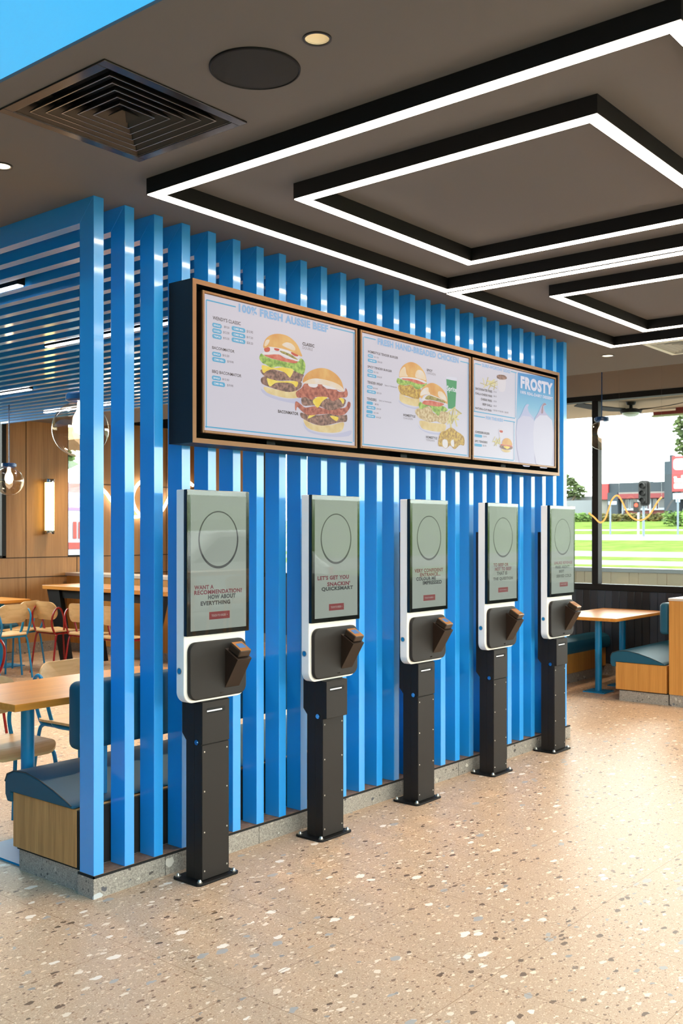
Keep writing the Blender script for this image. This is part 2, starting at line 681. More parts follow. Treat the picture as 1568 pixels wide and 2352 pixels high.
ART_POLY = {
 1: [
  ('shade',[(3.365,2.163),(3.449,2.139),(3.545,2.133),(3.634,2.148),(3.674,2.146),(3.644,2.119),(3.496,2.121),(3.393,2.137)]),
  ('bun',[(3.383,2.174),(3.449,2.172),(3.555,2.168),(3.614,2.182),(3.634,2.159),(3.614,2.146),(3.545,2.138),(3.463,2.141),(3.402,2.15)]),
  ('patty',[(3.365,2.211),(3.402,2.225),(3.473,2.214),(3.545,2.219),(3.639,2.226),(3.644,2.203),(3.614,2.183),(3.555,2.168),(3.473,2.171),(3.402,2.18),(3.369,2.189)]),
  ('cheese',[(3.404,2.222),(3.449,2.214),(3.496,2.213),(3.555,2.221),(3.619,2.224),(3.606,2.196),(3.574,2.212),(3.496,2.207),(3.458,2.199),(3.421,2.18)]),
  ('patty',[(3.36,2.249),(3.402,2.257),(3.449,2.263),(3.525,2.259),(3.594,2.274),(3.659,2.266),(3.654,2.248),(3.639,2.226),(3.574,2.225),(3.496,2.216),(3.425,2.215),(3.379,2.228)]),
  ('cheese',[(3.372,2.273),(3.421,2.272),(3.463,2.271),(3.506,2.28),(3.545,2.281),(3.589,2.28),(3.567,2.241),(3.555,2.24),(3.521,2.259),(3.449,2.263),(3.406,2.251),(3.383,2.237),(3.372,2.25)]),
  ('lettuce',[(3.353,2.302),(3.365,2.326),(3.386,2.319),(3.425,2.312),(3.487,2.31),(3.564,2.309),(3.614,2.32),(3.639,2.34),(3.664,2.33),(3.674,2.304),(3.662,2.269),(3.639,2.265),(3.594,2.274),(3.574,2.282),(3.516,2.281),(3.477,2.28),(3.435,2.269),(3.397,2.279),(3.374,2.283)]),
  ('tomato',[(3.386,2.323),(3.473,2.339),(3.535,2.326),(3.614,2.324),(3.604,2.312),(3.564,2.309),(3.487,2.31),(3.421,2.314)]),
  ('onion',[(3.383,2.335),(3.473,2.349),(3.535,2.353),(3.624,2.332),(3.614,2.322),(3.555,2.329),(3.487,2.338),(3.388,2.323)]),
  ('pickle',[(3.492,2.36),(3.535,2.356),(3.574,2.348),(3.619,2.331),(3.594,2.331),(3.545,2.341),(3.501,2.348)]),
  ('onion',[(3.386,2.352),(3.421,2.365),(3.511,2.368),(3.614,2.354),(3.624,2.338),(3.574,2.348),(3.496,2.357),(3.393,2.337)]),
  ('ketchup',[(3.386,2.352),(3.404,2.361),(3.423,2.36),(3.421,2.344),(3.397,2.337),(3.386,2.342)]),
  ('ketchup',[(3.453,2.363),(3.487,2.364),(3.482,2.354),(3.458,2.354)]),
  ('ketchup',[(3.572,2.361),(3.614,2.36),(3.621,2.348),(3.599,2.345),(3.574,2.352)]),
  ('crust',[(3.379,2.364),(3.39,2.391),(3.416,2.414),(3.453,2.429),(3.496,2.436),(3.545,2.434),(3.589,2.419),(3.619,2.398),(3.639,2.37),(3.649,2.35),(3.614,2.354),(3.564,2.364),(3.511,2.368),(3.463,2.367),(3.421,2.365),(3.386,2.353)]),
  ('gleam',[(3.386,2.368),(3.397,2.392),(3.421,2.397),(3.413,2.378),(3.395,2.363)]),
  ('gleam',[(3.506,2.385),(3.535,2.402),(3.574,2.401),(3.599,2.385),(3.594,2.371),(3.555,2.375)]),
  ('shade',[(3.654,2.033),(3.695,2.002),(3.772,1.99),(3.879,1.992),(3.961,2.006),(4.029,2.022),(4.006,1.991),(3.852,1.977),(3.695,1.989)]),
  ('bun',[(3.662,2.047),(3.726,2.03),(3.799,2.028),(3.879,2.039),(3.961,2.059),(3.967,2.038),(3.945,2.011),(3.879,1.998),(3.772,1.995),(3.695,2.006),(3.667,2.027)]),
  ('patty',[(3.639,2.078),(3.695,2.073),(3.772,2.077),(3.852,2.091),(3.961,2.094),(3.992,2.097),(3.989,2.064),(3.934,2.056),(3.852,2.036),(3.788,2.027),(3.726,2.032),(3.664,2.047),(3.639,2.058)]),
  ('cheese',[(3.69,2.053),(3.715,2.082),(3.757,2.082),(3.736,2.07)]),
  ('cheese',[(3.857,2.081),(3.923,2.08),(3.906,2.059)]),
  ('bacon',[(3.597,2.101),(3.604,2.129),(3.644,2.116),(3.674,2.105),(3.746,2.119),(3.825,2.113),(3.895,2.123),(3.978,2.134),(4.0,2.165),(4.02,2.163),(4.017,2.138),(3.972,2.098),(3.906,2.089),(3.852,2.091),(3.772,2.08),(3.695,2.07),(3.644,2.086),(3.614,2.103),(3.604,2.082)]),
  ('patty',[(3.644,2.149),(3.674,2.159),(3.746,2.16),(3.831,2.165),(3.972,2.18),(3.972,2.144),(3.934,2.127),(3.852,2.108),(3.788,2.12),(3.726,2.12),(3.654,2.114)]),
  ('cheese',[(3.728,2.145),(3.778,2.172),(3.841,2.173),(3.799,2.148),(3.767,2.114),(3.741,2.125)]),
  ('cheese',[(3.912,2.18),(3.967,2.176),(3.961,2.15),(3.939,2.169)]),
  ('bacon',[(3.604,2.172),(3.644,2.197),(3.664,2.219),(3.695,2.226),(3.71,2.211),(3.762,2.232),(3.799,2.234),(3.831,2.214),(3.895,2.221),(3.928,2.21),(3.972,2.215),(3.981,2.234),(3.998,2.214),(3.989,2.188),(3.934,2.179),(3.879,2.156),(3.836,2.173),(3.746,2.163),(3.72,2.147),(3.674,2.156),(3.619,2.147)]),
  ('onion',[(3.695,2.226),(3.762,2.23),(3.752,2.212),(3.705,2.21)]),
  ('onion',[(3.799,2.231),(3.895,2.231),(3.906,2.218),(3.831,2.217)]),
  ('crust',[(3.654,2.225),(3.662,2.252),(3.695,2.28),(3.746,2.302),(3.799,2.313),(3.852,2.311),(3.906,2.295),(3.945,2.268),(3.961,2.238),(3.967,2.214),(3.934,2.216),(3.895,2.224),(3.852,2.23),(3.799,2.231),(3.746,2.23),(3.685,2.223)]),
  ('gleam',[(3.659,2.225),(3.72,2.251),(3.799,2.258),(3.906,2.25),(3.959,2.231),(3.964,2.214),(3.895,2.224),(3.799,2.231),(3.674,2.222)]),
 ],
 2: [
  ('shade',[(4.441,2.219),(4.495,2.198),(4.585,2.192),(4.625,2.199),(4.636,2.185),(4.525,2.187),(4.451,2.203)]),
  ('bun',[(4.446,2.239),(4.453,2.257),(4.5,2.245),(4.575,2.241),(4.625,2.249),(4.636,2.23),(4.625,2.203),(4.555,2.201),(4.485,2.206),(4.451,2.217)]),
  ('chicken',[(4.434,2.293),(4.456,2.31),(4.495,2.304),(4.555,2.315),(4.6,2.297),(4.646,2.302),(4.636,2.25),(4.585,2.242),(4.525,2.248),(4.465,2.253),(4.441,2.271)]),
  ('lettuce',[(4.419,2.317),(4.431,2.338),(4.475,2.333),(4.54,2.334),(4.56,2.343),(4.615,2.331),(4.708,2.341),(4.677,2.32),(4.636,2.302),(4.6,2.297),(4.555,2.315),(4.49,2.305),(4.441,2.305)]),
  ('tomato',[(4.47,2.34),(4.54,2.353),(4.615,2.354),(4.692,2.345),(4.677,2.332),(4.615,2.328),(4.54,2.334),(4.48,2.334)]),
  ('onion',[(4.451,2.341),(4.475,2.352),(4.54,2.355),(4.615,2.357),(4.698,2.346),(4.687,2.339),(4.615,2.347),(4.54,2.348),(4.475,2.342)]),
  ('crust',[(4.446,2.343),(4.444,2.363),(4.456,2.39),(4.485,2.416),(4.53,2.436),(4.575,2.442),(4.625,2.433),(4.666,2.413),(4.692,2.387),(4.705,2.347),(4.677,2.352),(4.615,2.357),(4.54,2.355),(4.475,2.349)]),
  ('gleam',[(4.448,2.346),(4.447,2.366),(4.465,2.391),(4.497,2.407),(4.51,2.371),(4.525,2.358),(4.475,2.352)]),
  ('gleam',[(4.595,2.363),(4.61,2.401),(4.656,2.406),(4.685,2.386),(4.698,2.358),(4.656,2.359)]),
  ('shade',[(4.625,2.096),(4.656,2.078),(4.718,2.069),(4.808,2.068),(4.884,2.077),(4.923,2.089),(4.89,2.062),(4.729,2.059),(4.646,2.077)]),
  ('bun',[(4.633,2.12),(4.677,2.127),(4.739,2.122),(4.808,2.123),(4.89,2.125),(4.901,2.106),(4.879,2.083),(4.808,2.075),(4.718,2.077),(4.656,2.084)]),
  ('glid',[(4.904,2.4),(4.956,2.406),(5.015,2.407),(5.015,2.387),(4.956,2.386),(4.904,2.386)]),
  ('green',[(4.904,2.388),(4.956,2.388),(5.015,2.389),(5.01,2.338),(4.998,2.225),(4.923,2.218),(4.915,2.297)]),
  ('friesd',[(4.96,2.145),(4.925,2.197),(4.939,2.201),(4.974,2.149)]),
  ('fries',[(5.036,2.158),(4.939,2.174),(4.945,2.182),(5.042,2.166)]),
  ('fries',[(4.949,2.124),(4.888,2.166),(4.899,2.172),(4.961,2.13)]),
  ('friesd',[(4.946,2.108),(4.938,2.166),(4.952,2.168),(4.96,2.11)]),
  ('fries',[(4.991,2.156),(5.029,2.214),(5.043,2.213),(5.004,2.154)]),
  ('fries',[(4.893,2.147),(4.979,2.189),(4.987,2.183),(4.901,2.142)]),
  ('friesd',[(4.952,2.133),(4.998,2.19),(5.011,2.188),(4.965,2.131)]),
  ('fries',[(4.911,2.126),(4.935,2.184),(4.949,2.184),(4.925,2.125)]),
  ('fries',[(4.909,2.195),(4.995,2.237),(5.004,2.231),(4.918,2.189)]),
  ('friesd',[(4.927,2.145),(5.016,2.185),(5.024,2.179),(4.935,2.139)]),
  ('fries',[(5.01,2.119),(4.981,2.174),(4.995,2.177),(5.024,2.123)]),
  ('fries',[(4.961,2.173),(5.058,2.206),(5.065,2.2),(4.967,2.166)]),
  ('friesd',[(5.061,2.197),(4.974,2.223),(4.982,2.231),(5.07,2.204)]),
  ('fries',[(4.949,2.111),(4.931,2.167),(4.945,2.169),(4.963,2.113)]),
  ('fries',[(4.985,2.165),(4.987,2.224),(5.001,2.226),(4.999,2.166)]),
  ('friesd',[(4.947,2.16),(4.97,2.219),(4.985,2.219),(4.961,2.159)]),
  ('fried',[(4.59,2.172),(4.625,2.193),(4.729,2.212),(4.771,2.18),(4.814,2.178),(4.852,2.196),(4.923,2.194),(4.928,2.16),(4.89,2.127),(4.835,2.128),(4.798,2.134),(4.739,2.123),(4.677,2.13),(4.625,2.14)]),
  ('lettuce',[(4.625,2.211),(4.641,2.23),(4.677,2.219),(4.729,2.224),(4.761,2.242),(4.798,2.222),(4.868,2.228),(4.917,2.212),(4.89,2.197),(4.846,2.196),(4.825,2.167),(4.792,2.179),(4.761,2.191),(4.724,2.214),(4.646,2.189)]),
  ('tomato',[(4.661,2.229),(4.698,2.245),(4.75,2.247),(4.879,2.242),(4.835,2.222),(4.761,2.218),(4.677,2.219)]),
  ('onion',[(4.656,2.246),(4.729,2.281),(4.814,2.284),(4.89,2.267),(4.909,2.238),(4.879,2.242),(4.798,2.255),(4.698,2.242)]),
  ('pickle',[(4.687,2.25),(4.718,2.274),(4.771,2.273),(4.835,2.265),(4.89,2.258),(4.89,2.246),(4.808,2.25),(4.75,2.25)]),
  ('crust',[(4.638,2.259),(4.641,2.283),(4.666,2.313),(4.708,2.335),(4.761,2.349),(4.819,2.342),(4.868,2.323),(4.901,2.296),(4.915,2.267),(4.912,2.242),(4.868,2.262),(4.798,2.274),(4.729,2.281),(4.677,2.269),(4.656,2.249)]),
  ('gleam',[(4.643,2.263),(4.646,2.284),(4.677,2.308),(4.718,2.318),(4.724,2.295),(4.739,2.285),(4.687,2.276)]),
  ('gleam',[(4.825,2.276),(4.819,2.305),(4.857,2.309),(4.895,2.286),(4.909,2.257),(4.879,2.263)]),
  ('chicken',[(4.819,2.021),(4.841,2.071),(4.89,2.087),(4.956,2.111),(5.018,2.091),(5.058,2.081),(5.095,2.059),(5.092,2.015),(5.047,2.015),(4.99,1.986),(4.945,2.005),(4.901,1.984),(4.863,1.993),(4.825,1.994)]),
  ('onion',[(4.868,2.033),(4.912,2.033),(4.917,1.997),(4.89,1.986),(4.863,2.003)]),
  ('onion',[(4.951,2.03),(4.979,2.041),(4.984,2.001),(4.956,2.006)]),
 ],
 3: [
  ('friesd',[(5.365,2.377),(5.409,2.427),(5.417,2.426),(5.373,2.376)]),
  ('fries',[(5.389,2.398),(5.484,2.423),(5.487,2.419),(5.392,2.394)]),
  ('fries',[(5.361,2.411),(5.44,2.451),(5.445,2.447),(5.366,2.408)]),
  ('friesd',[(5.429,2.381),(5.447,2.434),(5.456,2.434),(5.438,2.381)]),
  ('fries',[(5.368,2.409),(5.443,2.451),(5.449,2.448),(5.374,2.406)]),
  ('fries',[(5.432,2.415),(5.343,2.427),(5.347,2.431),(5.436,2.42)]),
  ('friesd',[(5.469,2.393),(5.382,2.408),(5.387,2.412),(5.474,2.397)]),
  ('fries',[(5.457,2.409),(5.379,2.431),(5.384,2.436),(5.462,2.413)]),
  ('fries',[(5.309,2.385),(5.389,2.423),(5.394,2.419),(5.314,2.381)]),
  ('friesd',[(5.361,2.397),(5.272,2.406),(5.276,2.41),(5.365,2.401)]),
  ('fries',[(5.366,2.407),(5.448,2.444),(5.453,2.441),(5.371,2.403)]),
  ('fries',[(5.396,2.412),(5.492,2.436),(5.494,2.432),(5.399,2.407)]),
  ('friesd',[(5.337,2.401),(5.362,2.453),(5.371,2.453),(5.346,2.4)]),
  ('fries',[(5.324,2.394),(5.301,2.44),(5.309,2.442),(5.332,2.396)]),
  ('fries',[(5.439,2.422),(5.347,2.43),(5.351,2.435),(5.442,2.426)]),
  ('friesd',[(5.382,2.414),(5.474,2.444),(5.478,2.44),(5.385,2.41)]),
  ('paper',[(5.486,2.46),(5.576,2.465),(5.564,2.39),(5.494,2.386)]),
  ('patty',[(5.467,2.466),(5.478,2.48),(5.525,2.488),(5.572,2.487),(5.593,2.475),(5.572,2.463),(5.517,2.456),(5.482,2.458)]),
  ('friesd',[(5.501,2.047),(5.494,2.087),(5.501,2.088),(5.509,2.048)]),
  ('fries',[(5.459,2.035),(5.478,2.075),(5.486,2.075),(5.467,2.035)]),
  ('fries',[(5.439,2.047),(5.509,2.068),(5.512,2.065),(5.442,2.044)]),
  ('friesd',[(5.447,2.046),(5.489,2.082),(5.495,2.081),(5.454,2.044)]),
  ('fries',[(5.413,2.06),(5.486,2.078),(5.488,2.074),(5.416,2.056)]),
  ('fries',[(5.508,2.053),(5.435,2.06),(5.437,2.064),(5.51,2.057)]),
  ('friesd',[(5.5,2.051),(5.427,2.059),(5.429,2.063),(5.502,2.055)]),
  ('fries',[(5.513,2.048),(5.443,2.06),(5.446,2.064),(5.517,2.052)]),
  ('fries',[(5.46,2.044),(5.494,2.082),(5.501,2.081),(5.467,2.043)]),
  ('friesd',[(5.434,2.035),(5.479,2.07),(5.485,2.068),(5.44,2.033)]),
  ('fries',[(5.414,2.057),(5.448,2.095),(5.454,2.094),(5.421,2.056)]),
  ('fries',[(5.507,2.053),(5.498,2.092),(5.506,2.093),(5.515,2.054)]),
  ('friesd',[(5.488,2.049),(5.461,2.085),(5.468,2.087),(5.495,2.051)]),
  ('fries',[(5.443,2.045),(5.462,2.085),(5.47,2.084),(5.451,2.045)]),
  ('paper',[(5.495,2.142),(5.544,2.144),(5.537,2.093),(5.506,2.093)]),
  ('ketchup',[(5.502,2.137),(5.539,2.137),(5.537,2.125),(5.506,2.125)]),
  ('bun',[(5.521,2.02),(5.58,2.02),(5.636,2.019),(5.62,2.007),(5.556,2.004)]),
  ('patty',[(5.509,2.043),(5.58,2.044),(5.656,2.045),(5.652,2.028),(5.58,2.02),(5.513,2.027)]),
  ('cheese',[(5.548,2.04),(5.628,2.043),(5.596,2.025)]),
  ('tomato',[(5.521,2.052),(5.596,2.053),(5.653,2.051),(5.653,2.042),(5.58,2.044),(5.517,2.044)]),
  ('crust',[(5.533,2.053),(5.544,2.078),(5.572,2.092),(5.612,2.094),(5.644,2.08),(5.656,2.053),(5.596,2.052)]),
  ('swirl',[(5.757,2.224),(5.782,2.268),(5.824,2.322),(5.858,2.336),(5.873,2.33),(5.858,2.312),(5.879,2.281),(5.943,2.24)]),
  ('swirl2',[(5.96,2.238),(6.004,2.296),(6.047,2.347),(6.087,2.367),(6.111,2.354),(6.076,2.342),(6.096,2.305),(6.164,2.272),(6.164,2.255)]),
  ('choc',[(6.056,2.348),(6.087,2.365),(6.11,2.356),(6.069,2.343),(6.065,2.298),(6.039,2.295)]),
  ('cup',[(5.725,2.222),(5.958,2.229),(5.934,1.958),(5.749,1.954)]),
  ('cup2',[(5.951,2.241),(6.191,2.257),(6.177,1.962),(5.969,1.957)]),
 ],
}
ART_TEXT = {
 1: [
  ('100% FRESH AUSSIE BEEF', 'head', (3.219, 3.843, 2.494, 2.532), 0.035),
  ("WENDY'S CLASSIC", 'ink', (3.059, 3.231, 2.434, 2.45), 0.012),
  ('$9.50', 'ink', (3.128, 3.16, 2.406, 2.417), 0.0),
  ('$12.50', 'ink', (3.123, 3.16, 2.381, 2.393), 0.0),
  ('$15.50', 'ink', (3.123, 3.16, 2.356, 2.367), 0.0),
  ('$13.90', 'ink', (3.27, 3.31, 2.407, 2.42), 0.0),
  ('$17.20', 'ink', (3.27, 3.31, 2.382, 2.393), 0.0),
  ('$20.20', 'ink', (3.27, 3.31, 2.356, 2.368), 0.0),
  ('BACONMATOR', 'ink', (3.056, 3.192, 2.304, 2.317), 0.012),
  ('$15.50', 'ink', (3.119, 3.159, 2.279, 2.29), 0.0),
  ('$19.90', 'ink', (3.148, 3.186, 2.255, 2.266), 0.0),
  ('BBQ BACONMATOR', 'ink', (3.056, 3.235, 2.197, 2.213), 0.012),
  ('$15.50', 'ink', (3.118, 3.158, 2.173, 2.183), 0.0),
  ('$19.90', 'ink', (3.147, 3.184, 2.149, 2.16), 0.0),
  ('CLASSIC', 'ink', (3.651, 3.738, 2.405, 2.421), 0.03),
  ('DOUBLE', 'outline', (3.651, 3.726, 2.387, 2.401), 0.02),
  ('BACONMATOR', 'ink', (3.478, 3.621, 2.062, 2.077), 0.03),
 ],
 2: [
  ('FRESH HAND-BREADED CHICKEN', 'head', (4.249, 5.032, 2.494, 2.529), 0.035),
  ('HOMESTYLE TENDER BURGER', 'ink', (4.165, 4.43, 2.44, 2.453), 0.02),
  ('SPICY TENDER BURGER', 'ink', (4.162, 4.374, 2.361, 2.373), 0.02),
  ('TENDER WRAP', 'ink', (4.16, 4.29, 2.278, 2.292), 0.02),
  ('TENDERS', 'ink', (4.156, 4.237, 2.191, 2.205), 0.02),
  ('Spicy or Homestyle', 'ink', (4.31, 4.418, 2.279, 2.29), 0),
  ('Spicy or Homestyle', 'ink', (4.261, 4.369, 2.193, 2.203), 0),
  ('$11.50', 'ink', (4.219, 4.256, 2.42, 2.428), 0.0),
  ('$16.20', 'ink', (4.248, 4.287, 2.397, 2.407), 0.0),
  ('$11.50', 'ink', (4.215, 4.253, 2.339, 2.348), 0.0),
  ('$16.20', 'ink', (4.245, 4.284, 2.318, 2.327), 0.0),
  ('$10.50', 'ink', (4.209, 4.248, 2.254, 2.263), 0.0),
  ('$15.20', 'ink', (4.241, 4.28, 2.232, 2.241), 0.0),
  ('$9.90', 'ink', (4.224, 4.256, 2.17, 2.18), 0.0),
  ('$14.20', 'ink', (4.24, 4.277, 2.148, 2.157), 0.0),
  ('$12.90', 'ink', (4.215, 4.254, 2.125, 2.133), 0.0),
  ('$16.20', 'ink', (4.237, 4.276, 2.103, 2.112), 0.0),
  ('SPICY', 'ink', (4.703, 4.761, 2.409, 2.423), 0.03),
  ('CHICKEN', 'outline', (4.703, 4.792, 2.393, 2.406), 0.02),
  ('HOMESTYLE', 'ink', (4.479, 4.592, 2.135, 2.149), 0.03),
  ('CHICKEN', 'outline', (4.479, 4.567, 2.12, 2.131), 0.02),
  ('HOMESTYLE', 'ink', (4.696, 4.808, 2.03, 2.044), 0.03),
  ('TENDERS', 'outline', (4.696, 4.782, 2.015, 2.027), 0.02),
  ('Sprite', 'white', (4.907, 5.01, 2.312, 2.351), 0.02),
 ],
 3: [
  ('SURF-WORTHY SIDES', 'head', (5.294, 5.63, 2.508, 2.529), 0.03),
  ('FOR THE KIDS', 'head', (5.34, 5.541, 2.192, 2.212), 0.03),
  ('BACONNATER FRIES', 'ink', (5.219, 5.411, 2.361, 2.376), 0.03),
  ('$7.50', 'ink', (5.429, 5.463, 2.365, 2.375), 0.0),
  ('CHILLI-CHEESE FRIES', 'ink', (5.216, 5.411, 2.333, 2.346), 0.03),
  ('$6.50', 'ink', (5.429, 5.463, 2.337, 2.349), 0.0),
  ('CHEESE FRIES', 'ink', (5.279, 5.408, 2.303, 2.317), 0.03),
  ('$5.50', 'ink', (5.429, 5.463, 2.306, 2.317), 0.0),
  ('BEEF CHILLI', 'ink', (5.3, 5.408, 2.274, 2.288), 0.03),
  ('$6.00', 'ink', (5.429, 5.463, 2.277, 2.288), 0.0),
  ('NATURAL-CUT FRIES', 'ink', (5.216, 5.404, 2.244, 2.256), 0.03),
  ('S $3.00  M $5.00  L $6.00', 'ink', (5.421, 5.608, 2.25, 2.261), 0.0),
  ('CHEESEBURGER', 'ink', (5.214, 5.381, 2.099, 2.113), 0.03),
  ('2PC TENDERS', 'ink', (5.211, 5.355, 2.044, 2.057), 0.03),
  ('$6.90', 'ink', (5.309, 5.346, 2.079, 2.09), 0.0),
  ('$6.90', 'ink', (5.303, 5.342, 2.022, 2.034), 0.0),
  ('FROSTY', 'frost', (5.762, 6.2, 2.429, 2.51), 0.045),
  ('100% REAL-DAIRY DESSERT', 'frost', (5.76, 6.2, 2.395, 2.415), 0.03),
 ],
}
ART_PILL = {
 1: [((3.057, 3.113, 2.401, 2.42), 'SINGLE'), ((3.057, 3.113, 2.376, 2.396), 'DOUBLE'), ((3.057, 3.113, 2.352, 2.371), 'TRIPLE'), ((3.175, 3.261, 2.404, 2.424), 'COMBO MEAL'), ((3.175, 3.261, 2.378, 2.398), 'COMBO MEAL'), ((3.175, 3.261, 2.353, 2.373), 'COMBO MEAL'), ((3.056, 3.11, 2.274, 2.293), 'SINGLE'), ((3.056, 3.137, 2.25, 2.27), 'COMBO MEAL'), ((3.055, 3.109, 2.169, 2.188), 'SINGLE'), ((3.055, 3.134, 2.144, 2.164), 'COMBO MEAL')],
 2: [((4.165, 4.209, 2.417, 2.433), 'SINGLE'), ((4.164, 4.24, 2.393, 2.409), 'COMBO MEAL'), ((4.162, 4.207, 2.337, 2.353), 'SINGLE'), ((4.16, 4.237, 2.314, 2.33), 'COMBO MEAL'), ((4.158, 4.204, 2.253, 2.269), 'SINGLE'), ((4.157, 4.233, 2.229, 2.245), 'COMBO MEAL'), ((4.154, 4.207, 2.169, 2.185), None), ((4.153, 4.23, 2.146, 2.162), 'COMBO MEAL'), ((4.152, 4.205, 2.123, 2.139), None), ((4.151, 4.227, 2.101, 2.117), 'COMBO MEAL')],
 3: [((5.211, 5.294, 2.075, 2.092), None), ((5.209, 5.292, 2.019, 2.035), None)],
}
ART_LINE = {
 1: [[(3.198, 2.514), (3.025, 2.513), (3.018, 1.955), (4.03, 1.964), (4.062, 2.525), (3.862, 2.517)]],
 2: [[(4.229, 2.516), (4.136, 2.517), (4.115, 1.962), (5.119, 1.953), (5.153, 2.51), (5.054, 2.51)]],
 3: [[(5.279, 2.519), (5.217, 2.518), (5.196, 2.226), (5.69, 2.231), (5.71, 2.522), (5.641, 2.52)], [(5.323, 2.203), (5.194, 2.201), (5.18, 1.956), (5.674, 1.96), (5.688, 2.204), (5.556, 2.203)]],
}
ART_FROSTY = [(5.731, 2.527), (6.241, 2.547), (6.209, 1.957), (5.694, 1.951)]
# ------------------------------------------------------------------ room shell
ZC = 2.8754            # ceiling
XL, XR = -3.5, 9.95
YF, YB = -2.6, 10.95

struct('floor', MB().box(XL, XR, YF, YB, -.12, 0), FLOOR)


def cut(mb, cutters):
    """boolean holes through a slab, applied at once"""
    bm = mb.bm
    me = bpy.data.meshes.new('slab')
    bm.to_mesh(me)
    bm.free()
    o = bpy.data.objects.new('slab', me)
    COL.objects.link(o)
    kill = []
    for c in cutters:
        cm = bpy.data.meshes.new('hole')
        bmesh.ops.recalc_face_normals(c.bm, faces=c.bm.faces)
        c.bm.to_mesh(cm)
        c.bm.free()
        co = bpy.data.objects.new('hole', cm)
        COL.objects.link(co)
        md = o.modifiers.new('b', 'BOOLEAN')
        md.operation = 'DIFFERENCE'
        md.solver = 'EXACT'
        md.object = co
        kill.append(co)
    dg = bpy.context.evaluated_depsgraph_get()
    ev = bpy.data.meshes.new_from_object(o.evaluated_get(dg))
    out = MB()
    out.bm.from_mesh(ev)
    for k in kill + [o]:
        d = k.data
        bpy.data.objects.remove(k)
        bpy.data.meshes.remove(d)
    bpy.data.meshes.remove(ev)
    return out


DIFF = (1.823, 2.408, 2.395, 2.955)
VENT = (7.09, 7.66, 2.44, 3.0)
DOWN = [(2.126, 1.841, .036), (2.112, 3.395, .036), (7.39, 3.405, .045)]
LAMP_Z = (.062, -.0034, -.0034)
holes = [MB().box(a + .03, b - .03, c + .03, d - .03, ZC - .1, ZC + .12) for a, b, c, d in (DIFF, VENT)]
holes += [MB().cyl((x, y, ZC - .1), (x, y, ZC + .09), r, n=32) for x, y, r in DOWN]
struct('ceiling', cut(MB().box(1.72, 8.12, YF, YB, ZC, ZC + .2), holes), CEIL)
struct('ceiling_raised', MB().box(8.10, XR, YF, YB, 3.3, 3.4), CEIL)
struct('wall_bulkhead', MB().box(8.10, 8.12, YF, YB, ZC + .19, 3.31), CEIL)
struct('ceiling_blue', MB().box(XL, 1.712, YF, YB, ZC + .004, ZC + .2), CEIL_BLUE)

# walls
struct('wall_left', MB().box(XL - .15, XL, YF - .15, YB + .15, 0, 3.1), WALLW)
OAK_J = pbr('dark_panel_joint', (48, 34, 22), .8)
# back wall in oak panels around two windows
mb = MB()
WB = [(4.4, 6.86, 1.184, 2.95), (7.76, 8.3, 1.184, 2.95)]
mb.box(XL, XR, YB, YB + .15, .13, 1.184)
mb.box(XL, XR, YB, YB + .15, 2.95, 3.4)
for a, b in ((XL, 4.4), (6.86, 7.76), (8.3, XR)):
    mb.box(a, b, YB, YB + .15, 1.184, 2.95)
for x in (4.9, 5.65, 6.42, 7.15, 7.9, 8.65, 9.4):
    mb.box(x - .005, x + .005, YB - .002, YB + .01, .13, 1.184, mi=1)
for x in (7.15, 8.65, 9.4):
    mb.box(x - .005, x + .005, YB - .002, YB + .01, 1.184, 2.95, mi=1)
for a, b, z in ((XL, XR, .94), (XL, XR, 1.184), (8.3, XR, 2.13)):
    mb.box(a, b, YB - .003, YB + .01, z - .005, z + .005, mi=1)
struct('wall_back', mb, [OAK_W, OAK_J])
struct('trim_5', MB().box(XL, XR, YB - .02, YB, 2.96, 3.3), BLACK)  # black band drawn for the dark shadow gap above the oak panels
struct('baseboard_back', MB().box(XL, XR, YB - .012, YB + .1, 0, .13), GRANITE)
# right wall: dark tiles under the glazing, taupe paint above, oak return in the corner
mb = MB()
mb.box(XR, XR + .15, YF, 9.7, .12, .89)
for k in range(150):
    y = 9.7 - k * .082
    if y < YF:
        break
    mb.box(XR - .006, XR + .01, y - .08, y, .125, .885, bev=.003, seg=1, mi=rnd.choice((1, 1, 2, 3)))
TILES = [TILE_D, pbr('dark_tile_slate', (40, 44, 52), .28), pbr('dark_tile_soot', (26, 27, 31), .35), pbr('dark_tile_blue', (50, 58, 70), .25)]
struct('wall_right', mb, TILES)
struct('wall_right_upper', MB().box(XR, XR + .15, YF, YB, 2.947, 3.4), TAUPE)
struct('wall_right_return', MB().box(XR, XR + .15, 9.7, YB + .15, .12, 2.947), OAK_W)
struct('baseboard_right', MB().box(XR - .012, XR + .1, YF, YB, 0, .12), GRANITE)
mb = MB()
mb.box(XL, XR + .15, YF - .15, YF, 0, .06)
mb.box(XL, XR + .15, YF - .15, YF, 2.75, 3.4)
struct('wall_front', mb, WALLW)


def window(name, frame_boxes, mull_boxes, pane_boxes):
    r = thing(name, None, None)
    r['kind'] = 'structure'
    f = MB()
    for b in frame_boxes:
        f.box(*b, bev=.004, seg=1)
    obj('window_frame', f, BLACK, r, kind='structure')
    for b in mull_boxes:
        obj('mullion', MB().box(*b, bev=.004, seg=1), BLACK, r, kind='structure')
    for b in pane_boxes:
        obj('pane', MB().box(*b), GLASS, r, kind='structure')
    return r


